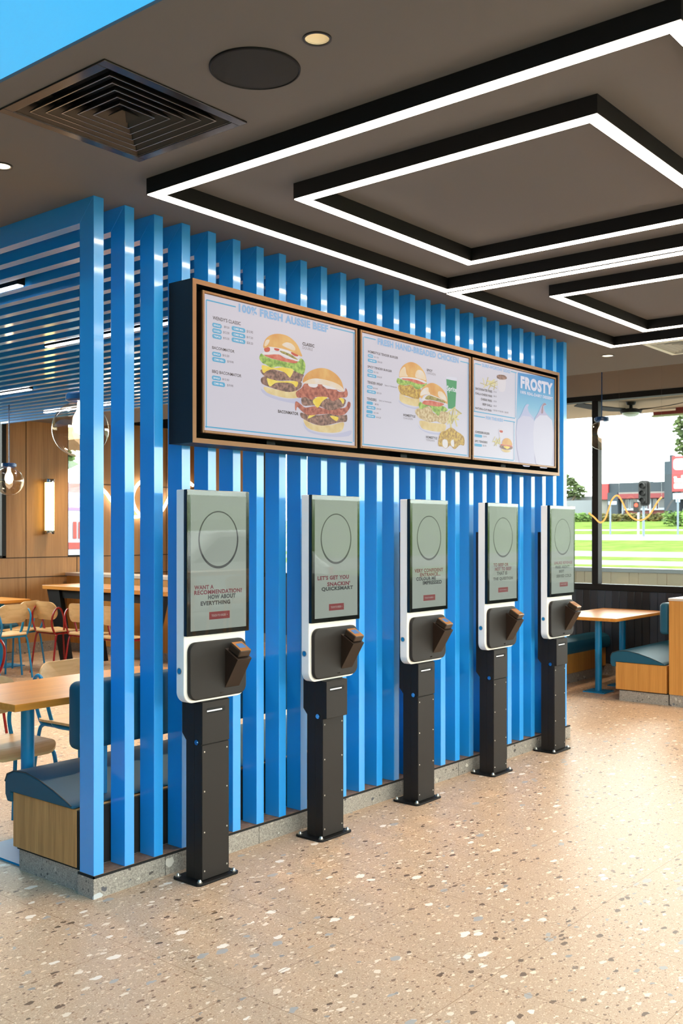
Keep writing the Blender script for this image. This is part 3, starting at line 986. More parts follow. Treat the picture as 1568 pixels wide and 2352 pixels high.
ys = [-2.55, -.15, 2.33, 4.73, 7.13, 9.55]
window('window_1', [(XR - .01, XR + .11, YF, 9.7, .889, .953), (XR - .01, XR + .11, YF, 9.7, 2.888, 2.947), (XR - .01, XR + .11, 9.55, 9.7, .953, 2.888)],
       [(XR, XR + .1, y - .036, y + .036, .953, 2.888) for y in ys[:-1]],
       [(XR + .05, XR + .058, a + .036, b - .036, .953, 2.888) for a, b in zip(ys, ys[1:])])
xs = [XL, -1.4, .7, 2.8, 4.9, 7.0, 9.1]
window('window_2', [(XL, XR, YF - .11, YF + .01, .06, .12), (XL, XR, YF - .11, YF + .01, 2.69, 2.75)],
       [(x - .03, x + .03, YF - .1, YF, .12, 2.69) for x in xs[1:]] ,
       [(a + .03, b - .03, YF - .058, YF - .05, .12, 2.69) for a, b in zip(xs, xs[1:] + [XR])])
for n, (a, b, z0, z1) in zip(('window_3', 'window_4'), WB):
    window(n, [(a, a + .06, YB - .03, YB + .12, z0, z1), (b - .06 if n == 'window_3' else b - .03, b, YB - .03, YB + .12, z0, z1), (a, b, YB - .03, YB + .12, z0, z0 + .03), (a, b, YB - .03, YB + .12, z1 - .04, z1)] if n == 'window_3' else
           [(a, a + .012, YB, YB + .12, z0, z1), (b - .012, b, YB, YB + .12, z0, z1), (a, b, YB, YB + .12, z0, z0 + .02), (a, b, YB, YB + .12, z1 - .02, z1)],
           [], [(a + .012, b - .012, YB + .07, YB + .078, z0 + .02, z1 - .02)])

# kerb of the slat wall
mb = MB().box(2.533, 6.745, 3.398, 3.506, 0, .083)
for k in range(7):
    x = 2.912 + .585 * k
    mb.box(x - .0012, x + .0012, 3.3975, 3.41, 0, .083, mi=1)
struct('baseboard_screen', mb, [GRANITE, BLACK_FLAT])
mb = MB()
mb.box(2.533, 6.745, 3.398, 3.403, .083, .092)
mb.box(2.533, 2.538, 3.398, 3.506, .083, .092)
struct('trim_1', mb, BLACK_FLAT)
struct('trim_2', MB().box(2.538, 6.74, 3.403, 3.506, .083, .0935), pbr('brown_kerb_top', (138, 108, 88), .6, var=.35, vscale=40))

# ------------------------------------------------------------------ slat wall: 27 L-shaped batten frames
ORD = ['first', 'second', 'third', 'fourth', 'fifth', 'sixth', 'seventh', 'eighth', 'ninth', 'tenth', 'eleventh', 'twelfth', 'thirteenth',
       'fourteenth', 'fifteenth', 'sixteenth', 'seventeenth', 'eighteenth', 'nineteenth', 'twentieth', 'twenty-first', 'twenty-second',
       'twenty-third', 'twenty-fourth', 'twenty-fifth', 'twenty-sixth', 'twenty-seventh']
BX, BS = 2.536, .15802
proto = None
for i in range(27):
    if i == 0:
        lab = 'blue batten frame at the open corner beside the bench end, nearest of the row'
    elif i == 26:
        lab = 'blue batten frame at the far end of the row, beside the window'
    else:
        lab = ORD[i] + ' blue batten frame counted from the bench corner along the slat wall'
    if proto is None:
        proto = t = thing('batten_frame', lab, 'batten frame', (BX, 3.4016, 0), group='blue batten frames of the slat wall')
        m = MB().prism([(0, .094), (0, ZC), (.0944, ZC - .0964), (.0944, .094)], 'x', 0, .05)
        obj('post', m, BLUE, t, bevel=.0012)
        m = MB().prism([(.0006, ZC), (.095, ZC - .0964), (7.3, ZC - .0964), (7.3, ZC)], 'x', 0, .05)
        obj('beam', m, BLUE, t, bevel=.0012)
    else:
        c = copy_tree(proto)
        c.location = (BX + BS * i, 3.4016, 0)
        c['label'] = lab

# slim LED fixtures hung between the beams
for k, (x, y0, y1, lab) in enumerate(((2.956, 4.57, 6.0, 'slim strip light between blue beams, the one nearest the bench'),
                                      (4.062, 4.5, 5.97, 'slim strip light between blue beams behind the large globe lamp cable'),
                                      (5.168, 7.84, 9.3, 'slim strip light between blue beams above the small far globe lamp'),
                                      (6.275, 7.9, 9.26, 'slim strip light between blue beams nearest the oak wall'))):
    t = thing('strip_light', lab, 'light', (x, y0, ZC - .106), group='strip lights between the beams')
    L = y1 - y0
    obj('housing', MB().box(-.022, .022, 0, L, .003, .106), BLACK, t)
    obj('diffuser', MB().box(-.018, .018, .01, L - .004, -.003, .003), emis('strip_diffuser', (246, 246, 255), 12), t)

# ------------------------------------------------------------------ ceiling fittings
ZL = 2.812


def loop(x0, x1, y0, y1, lab):
    t = thing('light_loop', lab, 'light', ((x0 + x1) / 2, (y0 + y1) / 2, ZL), group='square light loops on the ceiling')
    a, b = (x1 - x0) / 2, (y1 - y0) / 2
    w = .052

    def ring(e, z0, z1):
        m = MB()
        o = [(-a + e, -b + e), (a - e, -b + e), (a - e, b - e), (-a + e, b - e)]
        i = [(-a + w - e, -b + w - e), (a - w + e, -b + w - e), (a - w + e, b - w + e), (-a + w - e, b - w + e)]
        for k in range(4):
            j = (k + 1) % 4
            m.poly([(*o[k], z0), (*o[j], z0), (*i[j], z0), (*i[k], z0)])
            m.poly([(*o[k], z1), (*o[j], z1), (*i[j], z1), (*i[k], z1)])
            m.poly([(*o[k], z0), (*o[j], z0), (*o[j], z1), (*o[k], z1)])
            m.poly([(*i[k], z0), (*i[j], z0), (*i[j], z1), (*i[k], z1)])
        bmesh.ops.remove_doubles(m.bm, verts=m.bm.verts, dist=1e-5)
        return m
    obj('housing', ring(0, .0015, ZC - ZL - .0005), BLACK, t)
    obj('diffuser', ring(.003, -.0015, .0025), LEDM, t)


loop(2.546, 4.629, .973, 3.082, 'large glowing square loop on the ceiling above the nearest menu screen')
loop(2.950, 4.225, 1.394, 2.678, 'smaller glowing square loop inside the nearest large loop')
loop(4.655, 6.757, .98, 3.093, 'large glowing square loop farther off, side by side with the nearest')
loop(5.073, 6.361, 1.40, 2.686, 'smaller glowing square loop inside the farther large loop')


def diffuser(rect, mat, slat, lab, n=7):
    edge = pbr('louvre_edge_highlight', (150, 140, 130), .3, metal=.6)  # paler lip paints in the highlight along each louvre edge
    x0, x1, y0, y1 = rect
    a, b = (x1 - x0) / 2, (y1 - y0) / 2
    t = thing('ceiling_diffuser', lab, 'air vent', ((x0 + x1) / 2, (y0 + y1) / 2, ZC))
    m = MB()
    w = .036
    m.box(-a, a, -b, -b + w, -.006, .004)
    m.box(-a, a, b - w, b, -.006, .004)
    m.box(-a, -a + w, -b + w, b - w, -.006, .004)
    m.box(a - w, a, -b + w, b - w, -.006, .004)
    obj('frame', m, mat, t, bevel=.0015)
    obj('duct', MB().box(-a + .031, a - .031, -b + .031, b - .031, .1, .11), BLACK_FLAT, t)
    for k in range(n):
        f = 1 - k / n
        A, B = (a - w) * f, (b - w) * f
        d = (a - w) / n * .98
        z1 = .034
        if k == n - 1:
            d = A - .001
            z1 = .03
        C, D = A - d, B - d
        m = MB()
        o = [(-A, -B, -.003), (A, -B, -.003), (A, B, -.003), (-A, B, -.003)]
        i = [(-C, -D, z1), (C, -D, z1), (C, D, z1), (-C, D, z1)]
        up = Vector((0, 0, .0022))
        for q in range(4):
            j = (q + 1) % 4
            m.poly([o[q], o[j], i[j], i[q]])
            m.poly([Vector(o[q]) + up, Vector(o[j]) + up, Vector(i[j]) + up, Vector(i[q]) + up])
            m.poly([o[q], o[j], Vector(o[j]) + up, Vector(o[q]) + up])
        e = .0035
        q_ = [(-A + e, -B + e, -.0034), (A - e, -B + e, -.0034), (A - e, B - e, -.0034), (-A + e, B - e, -.0034)]
        if k < n - 1:
            for q in range(4):
                j = (q + 1) % 4
                m.poly([Vector(o[q]) - Vector((0, 0, .0004)), Vector(o[j]) - Vector((0, 0, .0004)), q_[j], q_[q]], mi=1)
        obj('louvre', m, [slat, edge], t)


diffuser(DIFF, pbr('dark_satin_metal', (70, 66, 64), .22, metal=.8), pbr('bronze_black_louvre', (70, 62, 56), .35, metal=.5), 'square black air vent with nested louvres near the blue ceiling panel')
diffuser(VENT, pbr('pale_vent_frame', (236, 240, 224), .4), pbr('pale_vent_louvre', (196, 196, 186), .4), 'pale square air vent on the ceiling beyond the farther light loops', 6)

t = thing('ceiling_speaker', 'round black speaker grille set flush in the dark ceiling', 'speaker', (2.147, 2.103, ZC))
obj('grille', MB().lathe([(0, -.004), (.126, -.004), (.13, -.003), (.13, .002), (0, .002)], n=56), pbr('black_speaker_mesh', (24, 23, 23), .7, bump=.6, bscale=1800), t, smooth=True)
obj('rim', MB().lathe([(.129, -.003), (.131, -.006), (.135, -.005), (.136, .001), (.129, .001)], n=56), BLACK, t, smooth=True)
for (x, y, r), lz, lab in zip(DOWN, LAMP_Z, ('small recessed downlight beside the round ceiling speaker', 'small recessed downlight beyond the black air vent, above the corner batten', 'small recessed downlight near the window, beyond the light loops')):
    t = thing('downlight', lab, 'light', (x, y, ZC))
    obj('trim_ring', MB().lathe([(r * 1.13, .001), (r * 1.13, -.004), (r * .96, -.004), (r * .93, .002)], n=40), pbr('dark_trim_ring', (40, 36, 34), .4), t, smooth=True)
    obj('reflector', MB().lathe([(r * .94, -.001), (r * .9, .012), (r * .72, .05), (r * .55, .066)], n=40), pbr('cream_reflector', (244, 236, 214), .3), t, smooth=True)
    obj('lamp', MB().lathe([(0, lz), (r * (.6 if lz > .05 else .86), lz + .002), (r * (.6 if lz > .05 else .86), lz + .008), (0, lz + .008)], n=24), emis('downlight_lamp', (255, 232, 200), 3), t)

# ------------------------------------------------------------------ menu board
MENU_S = .60
SCR = {
    'panel': emis('menu_screen_white', (216, 211, 224), MENU_S, rough=.35),
    'head': emis('menu_heading_blue', (132, 182, 228), MENU_S),
    'line': emis('menu_line_blue', (70, 172, 214), MENU_S),
    'ink': emis('menu_ink', (62, 46, 46), MENU_S),
    'outline': emis('menu_grey_lettering', (168, 160, 166), MENU_S),
    'white': emis('menu_white', (240, 240, 248), MENU_S),
    'shade': emis('picture_soft_blue', (196, 196, 222), MENU_S),
    'bun': emis_mottled('picture_bun', (224, 192, 126), (240, 218, 160), MENU_S, 14),
    'crust': emis_mottled('picture_bun_crust', (222, 150, 66), (238, 186, 104), MENU_S, 8),
    'gleam': emis_mottled('picture_bun_gleam', (240, 212, 172), (238, 226, 216), MENU_S, 10),
    'patty': emis_mottled('picture_patty', (92, 56, 48), (168, 122, 106), MENU_S, 55),
    'bacon': emis_mottled('picture_bacon', (142, 52, 40), (206, 116, 92), MENU_S, 45),
    'cheese': emis_mottled('picture_cheese', (246, 206, 40), (250, 226, 96), MENU_S, 20),
    'lettuce': emis_mottled('picture_lettuce', (104, 150, 40), (184, 214, 96), MENU_S, 48),
    'tomato': emis_mottled('picture_tomato', (206, 78, 52), (228, 128, 104), MENU_S, 30),
    'onion': emis('picture_onion', (236, 230, 230), MENU_S),
    'pickle': emis_mottled('picture_pickle', (126, 112, 40), (182, 166, 84), MENU_S, 50),
    'ketchup': emis('picture_ketchup', (204, 66, 44), MENU_S),
    'chicken': emis_mottled('picture_fried_chicken', (160, 112, 30), (226, 186, 74), MENU_S, 60),
    'fried': emis_mottled('picture_pale_chicken', (186, 152, 98), (234, 212, 166), MENU_S, 60),
    'fries': emis('picture_fries', (226, 212, 146), MENU_S),
    'friesd': emis('picture_fries_shade', (190, 174, 110), MENU_S),
    'green': emis('picture_cup_green', (28, 150, 88), MENU_S),
    'glid': emis('picture_cup_lid', (222, 222, 236), MENU_S),
    'paper': emis('picture_paper_cup', (228, 220, 226), MENU_S),
    'cup': emis('picture_tub', (206, 202, 224), MENU_S),
    'cup2': emis('picture_tub_pale', (216, 212, 228), MENU_S),
    'swirl': emis('picture_swirl', (186, 190, 224), MENU_S),
    'swirl2': emis('picture_swirl_mauve', (186, 176, 208), MENU_S),
    'choc': emis('picture_swirl_brown', (158, 122, 136), MENU_S),
    'frost': emis('picture_frost_lettering', (226, 222, 238), MENU_S),
}


def frosty_mat():
    m = emis('picture_blue_poster', (60, 160, 214), MENU_S)
    nt = m.node_tree
    b = nt.nodes['Principled BSDF']
    tc = nt.nodes.new('ShaderNodeTexCoord')
    sp = nt.nodes.new('ShaderNodeSeparateXYZ')
    r = nt.nodes.new('ShaderNodeValToRGB')
    e = r.color_ramp.elements
    e[0].position, e[0].color = .30, s2l((206, 204, 224))
    e[1].position, e[1].color = .95, s2l((36, 140, 206))
    q = e.new(.62)
    q.color = s2l((122, 190, 222))
    nt.links.new(tc.outputs['Generated'], sp.inputs[0])
    nt.links.new(sp.outputs[2], r.inputs['Fac'])
    nt.links.new(r.outputs['Color'], b.inputs['Emission Color'])
    return m


SCR['poster'] = frosty_mat()

t = thing('menu_board', 'long dark menu board casing with bronze edges fixed across the blue battens', 'menu board', (2.935, 3.247, 1.885))
Lm, Hm, Dm = 3.35, .706, .154
m = MB()
m.box(0, .018, .004, Dm, 0, Hm)
m.box(Lm - .018, Lm, .004, Dm, 0, Hm)
m.box(.018, Lm - .018, .004, Dm, 0, .018)
m.box(.018, Lm - .018, .004, Dm, Hm - .018, Hm)
obj('casing', m, NAVY, t)
obj('back_panel', MB().box(.018, Lm - .018, Dm - .02, Dm - .004, .018, Hm - .018), BLACK_FLAT, t)
m = MB()
m.box(0, .021, 0, .004, 0, Hm)
m.box(Lm - .021, Lm, 0, .004, 0, Hm)
m.box(.021, Lm - .021, 0, .004, 0, .021)
m.box(.021, Lm - .021, 0, .004, Hm - .021, Hm)
m.box(.021, .025, .004, .03, .021, Hm - .021)
obj('bronze_trim', m, BRONZE, t)
for x in (.55, 1.62, 2.7):
    obj('mounting_bar', MB().box(x - .03, x + .03, .06, Dm - .02, .018, Hm - .018), BLACK, t)

RECT = {1: (2.995, 4.070, 1.931, 2.552), 2: (4.098, 5.160, 1.935, 2.551), 3: (5.180, 6.240, 1.934, 2.552)}
LABS = {1: 'lit menu screen with two beef burgers, at the near end of the board',
        2: 'lit menu screen with chicken burgers, fries and green cup, middle of the board',
        3: 'lit menu screen with sides list and blue frozen dessert poster'}
for s in (1, 2, 3):
    x0, x1, z0, z1 = RECT[s]
    YS = 3.257
    t = thing('menu_screen', LABS[s], 'screen', (x0, YS, z0), group='screens of the menu board')
    w, h = x1 - x0, z1 - z0
    obj('display_body', MB().box(.004, w - .004, .004, .045, .004, h - .004), BLACK, t)
    m = MB()
    q = .013
    for a in ((0, q, 0, h), (w - q, w, 0, h), (q, w - q, 0, q), (q, w - q, h - q, h)):
        m.box(a[0], a[1], -.008, .006, a[2], a[3], bev=.0025, seg=1)
    obj('bezel', m, BRONZE, t)
    obj('display_panel', MB().box(q, w - q, .0, .004, q, h - q), SCR['panel'], t)

    def L(p, y=0):
        return (p[0] - x0, y, p[1] - z0)
    y = -.0004
    if s == 3:
        m = MB()
        m.poly([L(p, y) for p in ART_FROSTY])
        obj('dessert_poster', m, SCR['poster'], t)
        y -= .0003
    # pictures, layer on layer, one mesh per kind of food with its own depth step
    pics, order, cur, last = {}, [], None, None
    for k, (c, pts) in enumerate(ART_POLY[s]):
        y -= .00004
        if c == 'shade':
            cur = 'burger_picture_%d' % len(order)
        key = cur
        if c in ('glid', 'green'):
            key = 'drink_cup_picture'
        elif c in ('fries', 'friesd'):
            key = 'fries_picture' if not (s == 3 and pts[0][1] < 2.2) else 'second_fries_picture'
        elif s == 2 and last == 'gleam' and c == 'chicken':
            cur = key = 'tenders_picture'
        elif s == 3:
            key = ('chilli_cup_picture' if c in ('paper', 'patty') and pts[0][1] > 2.25 else 'kids_meal_picture') if c not in ('swirl', 'swirl2', 'choc', 'cup', 'cup2') else ('dessert_tub_picture' if c in ('swirl', 'cup') else 'second_dessert_tub_picture')
        if key not in pics:
            pics[key] = (MB(), [])
            order.append(key)
        m, ms = pics[key]
        if c not in ms:
            ms.append(c)
        m.poly([L(p, y) for p in (pts if c in ('fries', 'friesd', 'green', 'glid') else smooth_poly(pts))], mi=ms.index(c))
        last = c
    for key in order:
        m, ms = pics[key]
        nm = key.replace('second_', '').rstrip('0123456789').rstrip('_')
        obj(nm, m, [SCR[c] for c in ms], t, tri=True)
    y -= .0003
    m = MB()
    hw = .0028
    for ln in ART_LINE[s]:
        P = [L(p, y) for p in ln]
        for a, b in zip(P, P[1:]):
            if abs(a[0] - b[0]) > abs(a[2] - b[2]):
                zz = (a[2] + b[2]) / 2
                zz = b[2] if a is P[0] else (a[2] if b is P[-1] else zz)
                m.poly([(min(a[0], b[0]) - hw, y, zz - hw), (max(a[0], b[0]) + hw, y, zz - hw), (max(a[0], b[0]) + hw, y, zz + hw), (min(a[0], b[0]) - hw, y, zz + hw)])
            else:
                xx = (a[0] + b[0]) / 2
                m.poly([(xx - hw, y, min(a[2], b[2])), (xx + hw, y, min(a[2], b[2])), (xx + hw, y, max(a[2], b[2])), (xx - hw, y, max(a[2], b[2]))])
    obj('border_line', m, SCR['line'], t)
    for (a, b, c, d), tx in ART_PILL[s]:
        r = (d - c) * .45
        pl = obj('price_pill', MB().poly([L(p, y) for p in rrect(a, b, c, d, r, 5)]), SCR['line'], t)
        if tx:
            tw = MB()
            hh = (d - c) * .22
            cx, hw2 = (a + b) / 2, (b - a) * .36
            put_text(tw, tx, cx - hw2 - x0, cx + hw2 - x0, (c + d) / 2 - hh - z0, (c + d) / 2 + hh - z0, y - .0003, .02)
            obj('pill_lettering', tw, SCR['white'], pl)
    by = {}
    for tx, c, (a, b, z_0, z_1), bold in ART_TEXT[s]:
        put_text(by.setdefault(c, MB()), tx, a - x0, b - x0, z_0 - z0, z_1 - z0, y - .0003, bold)
    nm = {'head': 'heading_lettering', 'ink': 'menu_lettering', 'outline': 'grey_lettering', 'white': 'cup_lettering', 'frost': 'poster_lettering'}
    for c, mm in by.items():
        obj(nm[c], mm, SCR[c], t)
# ------------------------------------------------------------------ order kiosks
KS = .5
K_PANEL = emis('kiosk_screen_grey', (176, 184, 176), KS, rough=.5)
K_RED = emis('kiosk_crimson', (126, 26, 52), KS)
K_BTN = emis('kiosk_button_red', (150, 30, 44), KS)
K_INK = emis('kiosk_ink', (44, 44, 52), KS)
K_WHT = emis('kiosk_pale', (206, 190, 190), KS)
PIN_SCR = emis('pinpad_screen_blue', (84, 138, 196), .7)
LOCK = pbr('blue_glint_lock', (150, 180, 205), .15, metal=1)
PAPER = pbr('white_receipt_paper', (235, 235, 240), .6)
LINES = [
    [('WANT A', 0, .06, .40, .665, .697), ('RECOMMENDATION?', 0, .06, .92, .702, .735), ('HOW ABOUT', 1, .30, .80, .740, .773), ('EVERYTHING', 1, .17, .70, .785, .817)],
    [("LET'S GET YOU", 0, .06, .79, .642, .678), ("SNACKIN'", 0, .28, .82, .697, .733), ('QUICKSMART', 1, .15, .89, .738, .776)],
    [('VERY CONFIDENT', 0, .06, .91, .624, .660), ('ENTRANCE...', 0, .22, .83, .665, .700), ('COLOUR ME', 1, .11, .69, .703, .738), ('IMPRESSED', 1, .30, .87, .742, .780)],
    [('TO BEEF OR', 0, .14, .69, .606, .642), ('NOT TO BEEF', 0, .19, .80, .650, .688), ('THAT IS', 1, .26, .64, .697, .735), ('THE QUESTION', 1, .13, .86, .757, .795)],
    [('UNLIKE REVENGE', 0, .12, .93, .620, .655), ("FRIES AREN'T", 1, .17, .80, .670, .704), ('BEST', 1, .33, .56, .722, .755), ('SERVED COLD', 1, .22, .88, .776, .812)],
]
BTN = [(.32, .69, .868, .925), (.32, .67, .885, .942), (.32, .67, .88, .935), (.31, .67, .87, .922), (.36, .72, .87, .922)]
KLAB = ['black and white order kiosk nearest the open corner, its screen asking for a recommendation',
        'order kiosk reading quicksmart on its screen, second from the open corner',
        'order kiosk reading colour me impressed, middle of the row of kiosks',
        'order kiosk with the beef question on its screen, second from the window',
        'order kiosk about cold fries at the far end, nearest the window']


def kiosk(k, x, y):
    t = thing('order_kiosk', KLAB[k], 'kiosk', (x, y, 0), group='order kiosks along the slat wall')
    obj('base_plate', MB().prism(rrect(-.122, .122, -.03, .145, .022), 'z', 0, .010), BLACK, t, bevel=.002)
    for bx in (-.100, .100):
        for by_ in (-.010, .126):
            b = MB().lathe([(0, .024), (.005, .024), (.008, .018), (.009, .014), (.013, .013), (.013, .010), (0, .010)], (bx, by_, 0), 14)
            obj('anchor_bolt', b, STEEL, t, smooth=True)
    m = MB()
    m.box(-.079, .079, .046, .098, .010, .80)
    m.box(-.079, .079, .003, .0448, .010, .80)
    m.prism([(.098, .60), (.124, .63), (.124, .80), (.098, .80)], 'x', -.079, .079)
    obj('pillar', m, KIOSK_BLACK, t, bevel=.001)
    obj('rear_mount', MB().box(-.079, .079, .047, .124, .80, 1.5), KIOSK_BLACK, t)
    p = obj('front_cover', MB().box(-.0785, .0785, -.004, .003, .014, .588, bev=.001, seg=1), KIOSK_BLACK, t)
    for sz in (.05, .215, .39, .56):
        for sx in (-.066, .066):
            obj('screw', MB().lathe([(0, .0022), (.003, .0018), (.0042, 0), (0, 0)], n=10), STEEL, p).matrix_local = Matrix.Translation((sx, -.004, sz)) @ Matrix.Rotation(PI / 2, 4, 'X')
    d = {1: -.022, 4: -.014}.get(k, 0)
    m = MB().box(-.0795, .0795, -.006 + d, .003 + d * .2, .592, .772, bev=.0015, seg=1)
    if d:
        m.box(-.079, -.074, d, .003, .592, .772)
    p = obj('printer_door', m, KIOSK_BLACK, t)
    obj('slot', MB().prism(rrect(-.056, .055, .722, .745, .009), 'y', -.0066 + d, -.0055 + d), BLACK_FLAT, p)
    obj('receipt', MB().box(-.054, .034, -.0075 + d, -.0062 + d, .729, .735), PAPER, p)
    m = MB().cyl((-.079, .024, .60), (-.088, .024, .60), .0115, n=24).cyl((-.088, .024, .60), (-.0905, .024, .60), .0075, n=16)
    obj('lock', m, LOCK, t, smooth=True)
    # head
    m = MB().prism(rrect(-.181, .181, .777, 1.679, .05, 10, (1, 1, 0, 0)), 'y', -.003, .046)
    obj('housing', m, WHITE, t, bevel=.004)
    m = MB().cyl((-.181, .026, .915), (-.1825, .026, .915), .012, n=28)
    b = obj('side_button', m, pbr('kiosk_button_blue', (22, 122, 176), .3), t, label='round blue button')
    m = MB().tube([(-.1822, .026 + .0125 * math.cos(2 * PI * j / 24), .915 + .0125 * math.sin(2 * PI * j / 24)) for j in range(24)], .0014, 6, closed=True)
    obj('button_ring', m, STEEL, b, smooth=True)
    s = obj('touch_screen', MB().box(-.184, .184, -.024, -.0035, 1.062, 1.679, bev=.003, seg=2), BLACK_GLOSS, t)
    X0, X1, Z0, Z1 = -.163, .164, 1.083, 1.656
    obj('display_panel', MB().box(X0, X1, -.0246, -.022, Z0, Z1), K_PANEL, s)
    fx = lambda u: X0 + (X1 - X0) * u
    fz = lambda v: Z1 - (Z1 - Z0) * v
    yt = -.0250
    # ring emblem, left empty
    m = MB()
    ra, rb, n = .118, .124, 64
    cx, cz = fx(.49), fz(.33)
    P = []
    for j in range(n):
        a = 2 * PI * j / n
        w = .0055 + .0026 * (1 - math.sin(a))
        P.append(((cx + ra * math.cos(a), yt, cz + rb * math.sin(a)), (cx + (ra - w) * math.cos(a), yt, cz + (rb - w) * math.sin(a))))
    for j in range(n):
        m.poly([P[j][0], P[(j + 1) % n][0], P[(j + 1) % n][1], P[j][1]])
    obj('ring_emblem', m, K_INK, s)
    A, B = MB(), MB()
    for tx, c, u0, u1, v0, v1 in LINES[k]:
        put_text(B if c else A, tx, fx(u0), fx(u1), fz(v1), fz(v0), yt, .035)
    obj('crimson_lettering', A, K_RED, s)
    obj('dark_lettering', B, K_INK, s)
    u0, u1, v0, v1 = BTN[k]
    m = MB().box(fx(u0), fx(u1), yt - .0002, yt, fz(v1), fz(v0))
    bt = obj('touch_button', m, K_BTN, s)
    m = MB()
    put_text(m, 'TOUCH TO ORDER  >', fx(u0 + .04), fx(u1 - .04), fz(v1 - .02), fz(v0 + .02), yt - .0005, .01)
    obj('button_lettering', m, K_WHT, bt)
    obj('cover_glass', MB().box(-.1835, .1835, -.0272, -.0258, 1.0625, 1.6785), GLASS_S, s)
    # lower panel with the card terminal
    p = obj('lower_panel', MB().prism(rrect(-.165, .167, .789, 1.034, .04, 8), 'y', -.024, -.003), KIOSK_BLACK, t, bevel=.005)
    m = MB()
    for j, wd in enumerate((.006, .004, .005, .005, .003)):
        m.box(.085 + j * .0072, .085 + j * .0072 + wd, -.0246, -.0238, 1.009, 1.016)
    obj('maker_mark', m, K_WHT, p)
    m = MB().cyl((.012, -.0238, .806), (.012, -.0248, .806), .0035, n=16).box(.02, .026, -.0246, -.0238, .8025, .8095)
    obj('scanner_eye', m, BLACK_GLOSS, p)
    h = obj('terminal_holder', MB().prism([(-.024, .824), (-.024, .996), (-.102, .952)], 'x', .036, .122), BRONZE_D, t, bevel=.001)
    dv = Vector((0, -.078, -.044)).normalized()
    nv = Vector((0, -dv.z * -1, 0))
    ang = math.atan2(.044, .078)
    M = Matrix.Translation((.079, -.063, .9755)) @ Matrix.Rotation(ang, 4, 'X')
    h2 = obj('pinpad', MB().box(-.0345, .0345, -.036, .036, .0005, .034, bev=.006, seg=3, M=M), pbr('bronze_black_plastic', (64, 50, 40), .3, metal=.3), t, label='card pinpad with a small screen')
    obj('pinpad_face', MB().box(-.031, .031, -.033, .033, .0335, .0352, bev=.0005, seg=1, M=M), pbr('amber_bronze_face', (190, 128, 66), .3, metal=.6), h2)
    obj('pinpad_display', MB().box(-.019, .019, -.013, .019, .0350, .0358, M=M), PIN_SCR if k < 3 else pbr('pinpad_screen_off', (170, 120, 80), .2), h2)
    return t


for k, (x, y) in enumerate(((3.022, 3.200), (3.813, 3.200), (4.638, 3.216), (5.466, 3.232), (6.290, 3.250))):
    kiosk(k, x, y)

# ------------------------------------------------------------------ chairs
def shell(outline, zf, thick, axis='z'):
    """thin bent plywood sheet: an outline filled by shrinking rings, bent by zf"""
    m = MB()
    n = len(outline)
    cx = sum(p[0] for p in outline) / n
    cy = sum(p[1] for p in outline) / n
    fr = (1, .82, .6, .35, .12)
    sides = []
    for off in (0, thick):
        rings = []
        for f in fr:
            rg = []
            for p in outline:
                a, b = cx + (p[0] - cx) * f, cy + (p[1] - cy) * f
                c = zf(a, b) - off
                rg.append(m.bm.verts.new((a, b, c) if axis == 'z' else (a, c, b)))
            rings.append(rg)
        for A, B in zip(rings, rings[1:]):
            for j in range(n):
                m.bm.faces.new((A[j], A[(j + 1) % n], B[(j + 1) % n], B[j]))
        m.bm.faces.new(rings[-1])
        sides.append(rings[0])
    for j in range(n):
        m.bm.faces.new((sides[0][j], sides[0][(j + 1) % n], sides[1][(j + 1) % n], sides[1][j]))
    return m


def make_chair(tube_mat, lab, loc, rz):
    """plywood chair facing its own +y, tubular frame"""
    t = thing('plywood_chair', lab, 'chair', loc, rz, group='plywood chairs with tubular frames')
    obj('seat', shell(rrect(-.205, .205, -.2, .205, .09, 8), lambda a, b: .455 - .35 * max(0, b - .12) ** 1.6 * 4 + .25 * a * a, .013), PLY, t, smooth=True)
    obj('backrest', shell(rrect(-.186, .186, .575, .765, .085, 8), lambda a, b: -.185 + 1.15 * a * a - .12 * (b - .6), .012, 'y'), PLY, t, smooth=True)
    r = .0105
    m = MB()
    for s in (-1, 1):
        m.tube(spline([(s * .165, .15, .43), (s * .175, .0, .43), (s * .172, -.06, .445), (s * .19, -.075, .52), (s * .2, -.09, .61), (s * .2, -.125, .69), (s * .198, -.17, .70), (s * .19, -.21, .64),
                       (s * .17, -.215, .54), (s * .165, -.185, .455), (s * .165, -.16, .43)], 5), r, 8)
        m.tube([(s * .165, .16, .43), (s * .165, -.17, .43)], r, 8)
    m.tube([(-.165, .13, .43), (.165, .13, .43)], r, 8)
    m.tube([(-.165, -.16, .43), (.165, -.16, .43)], r, 8)
    obj('frame', m, tube_mat, t, smooth=True)
    for s in (-1, 1):
        obj('leg', MB().tube(spline([(s * .165, .1, .43), (s * .172, .15, .425), (s * .182, .175, .36), (s * .2, .205, .0)], 5), r, 8), tube_mat, t, smooth=True)
        obj('leg', MB().tube(spline([(s * .165, -.1, .43), (s * .172, -.15, .425), (s * .182, -.175, .36), (s * .2, -.225, .0)], 5), r, 8), tube_mat, t, smooth=True)
    return t


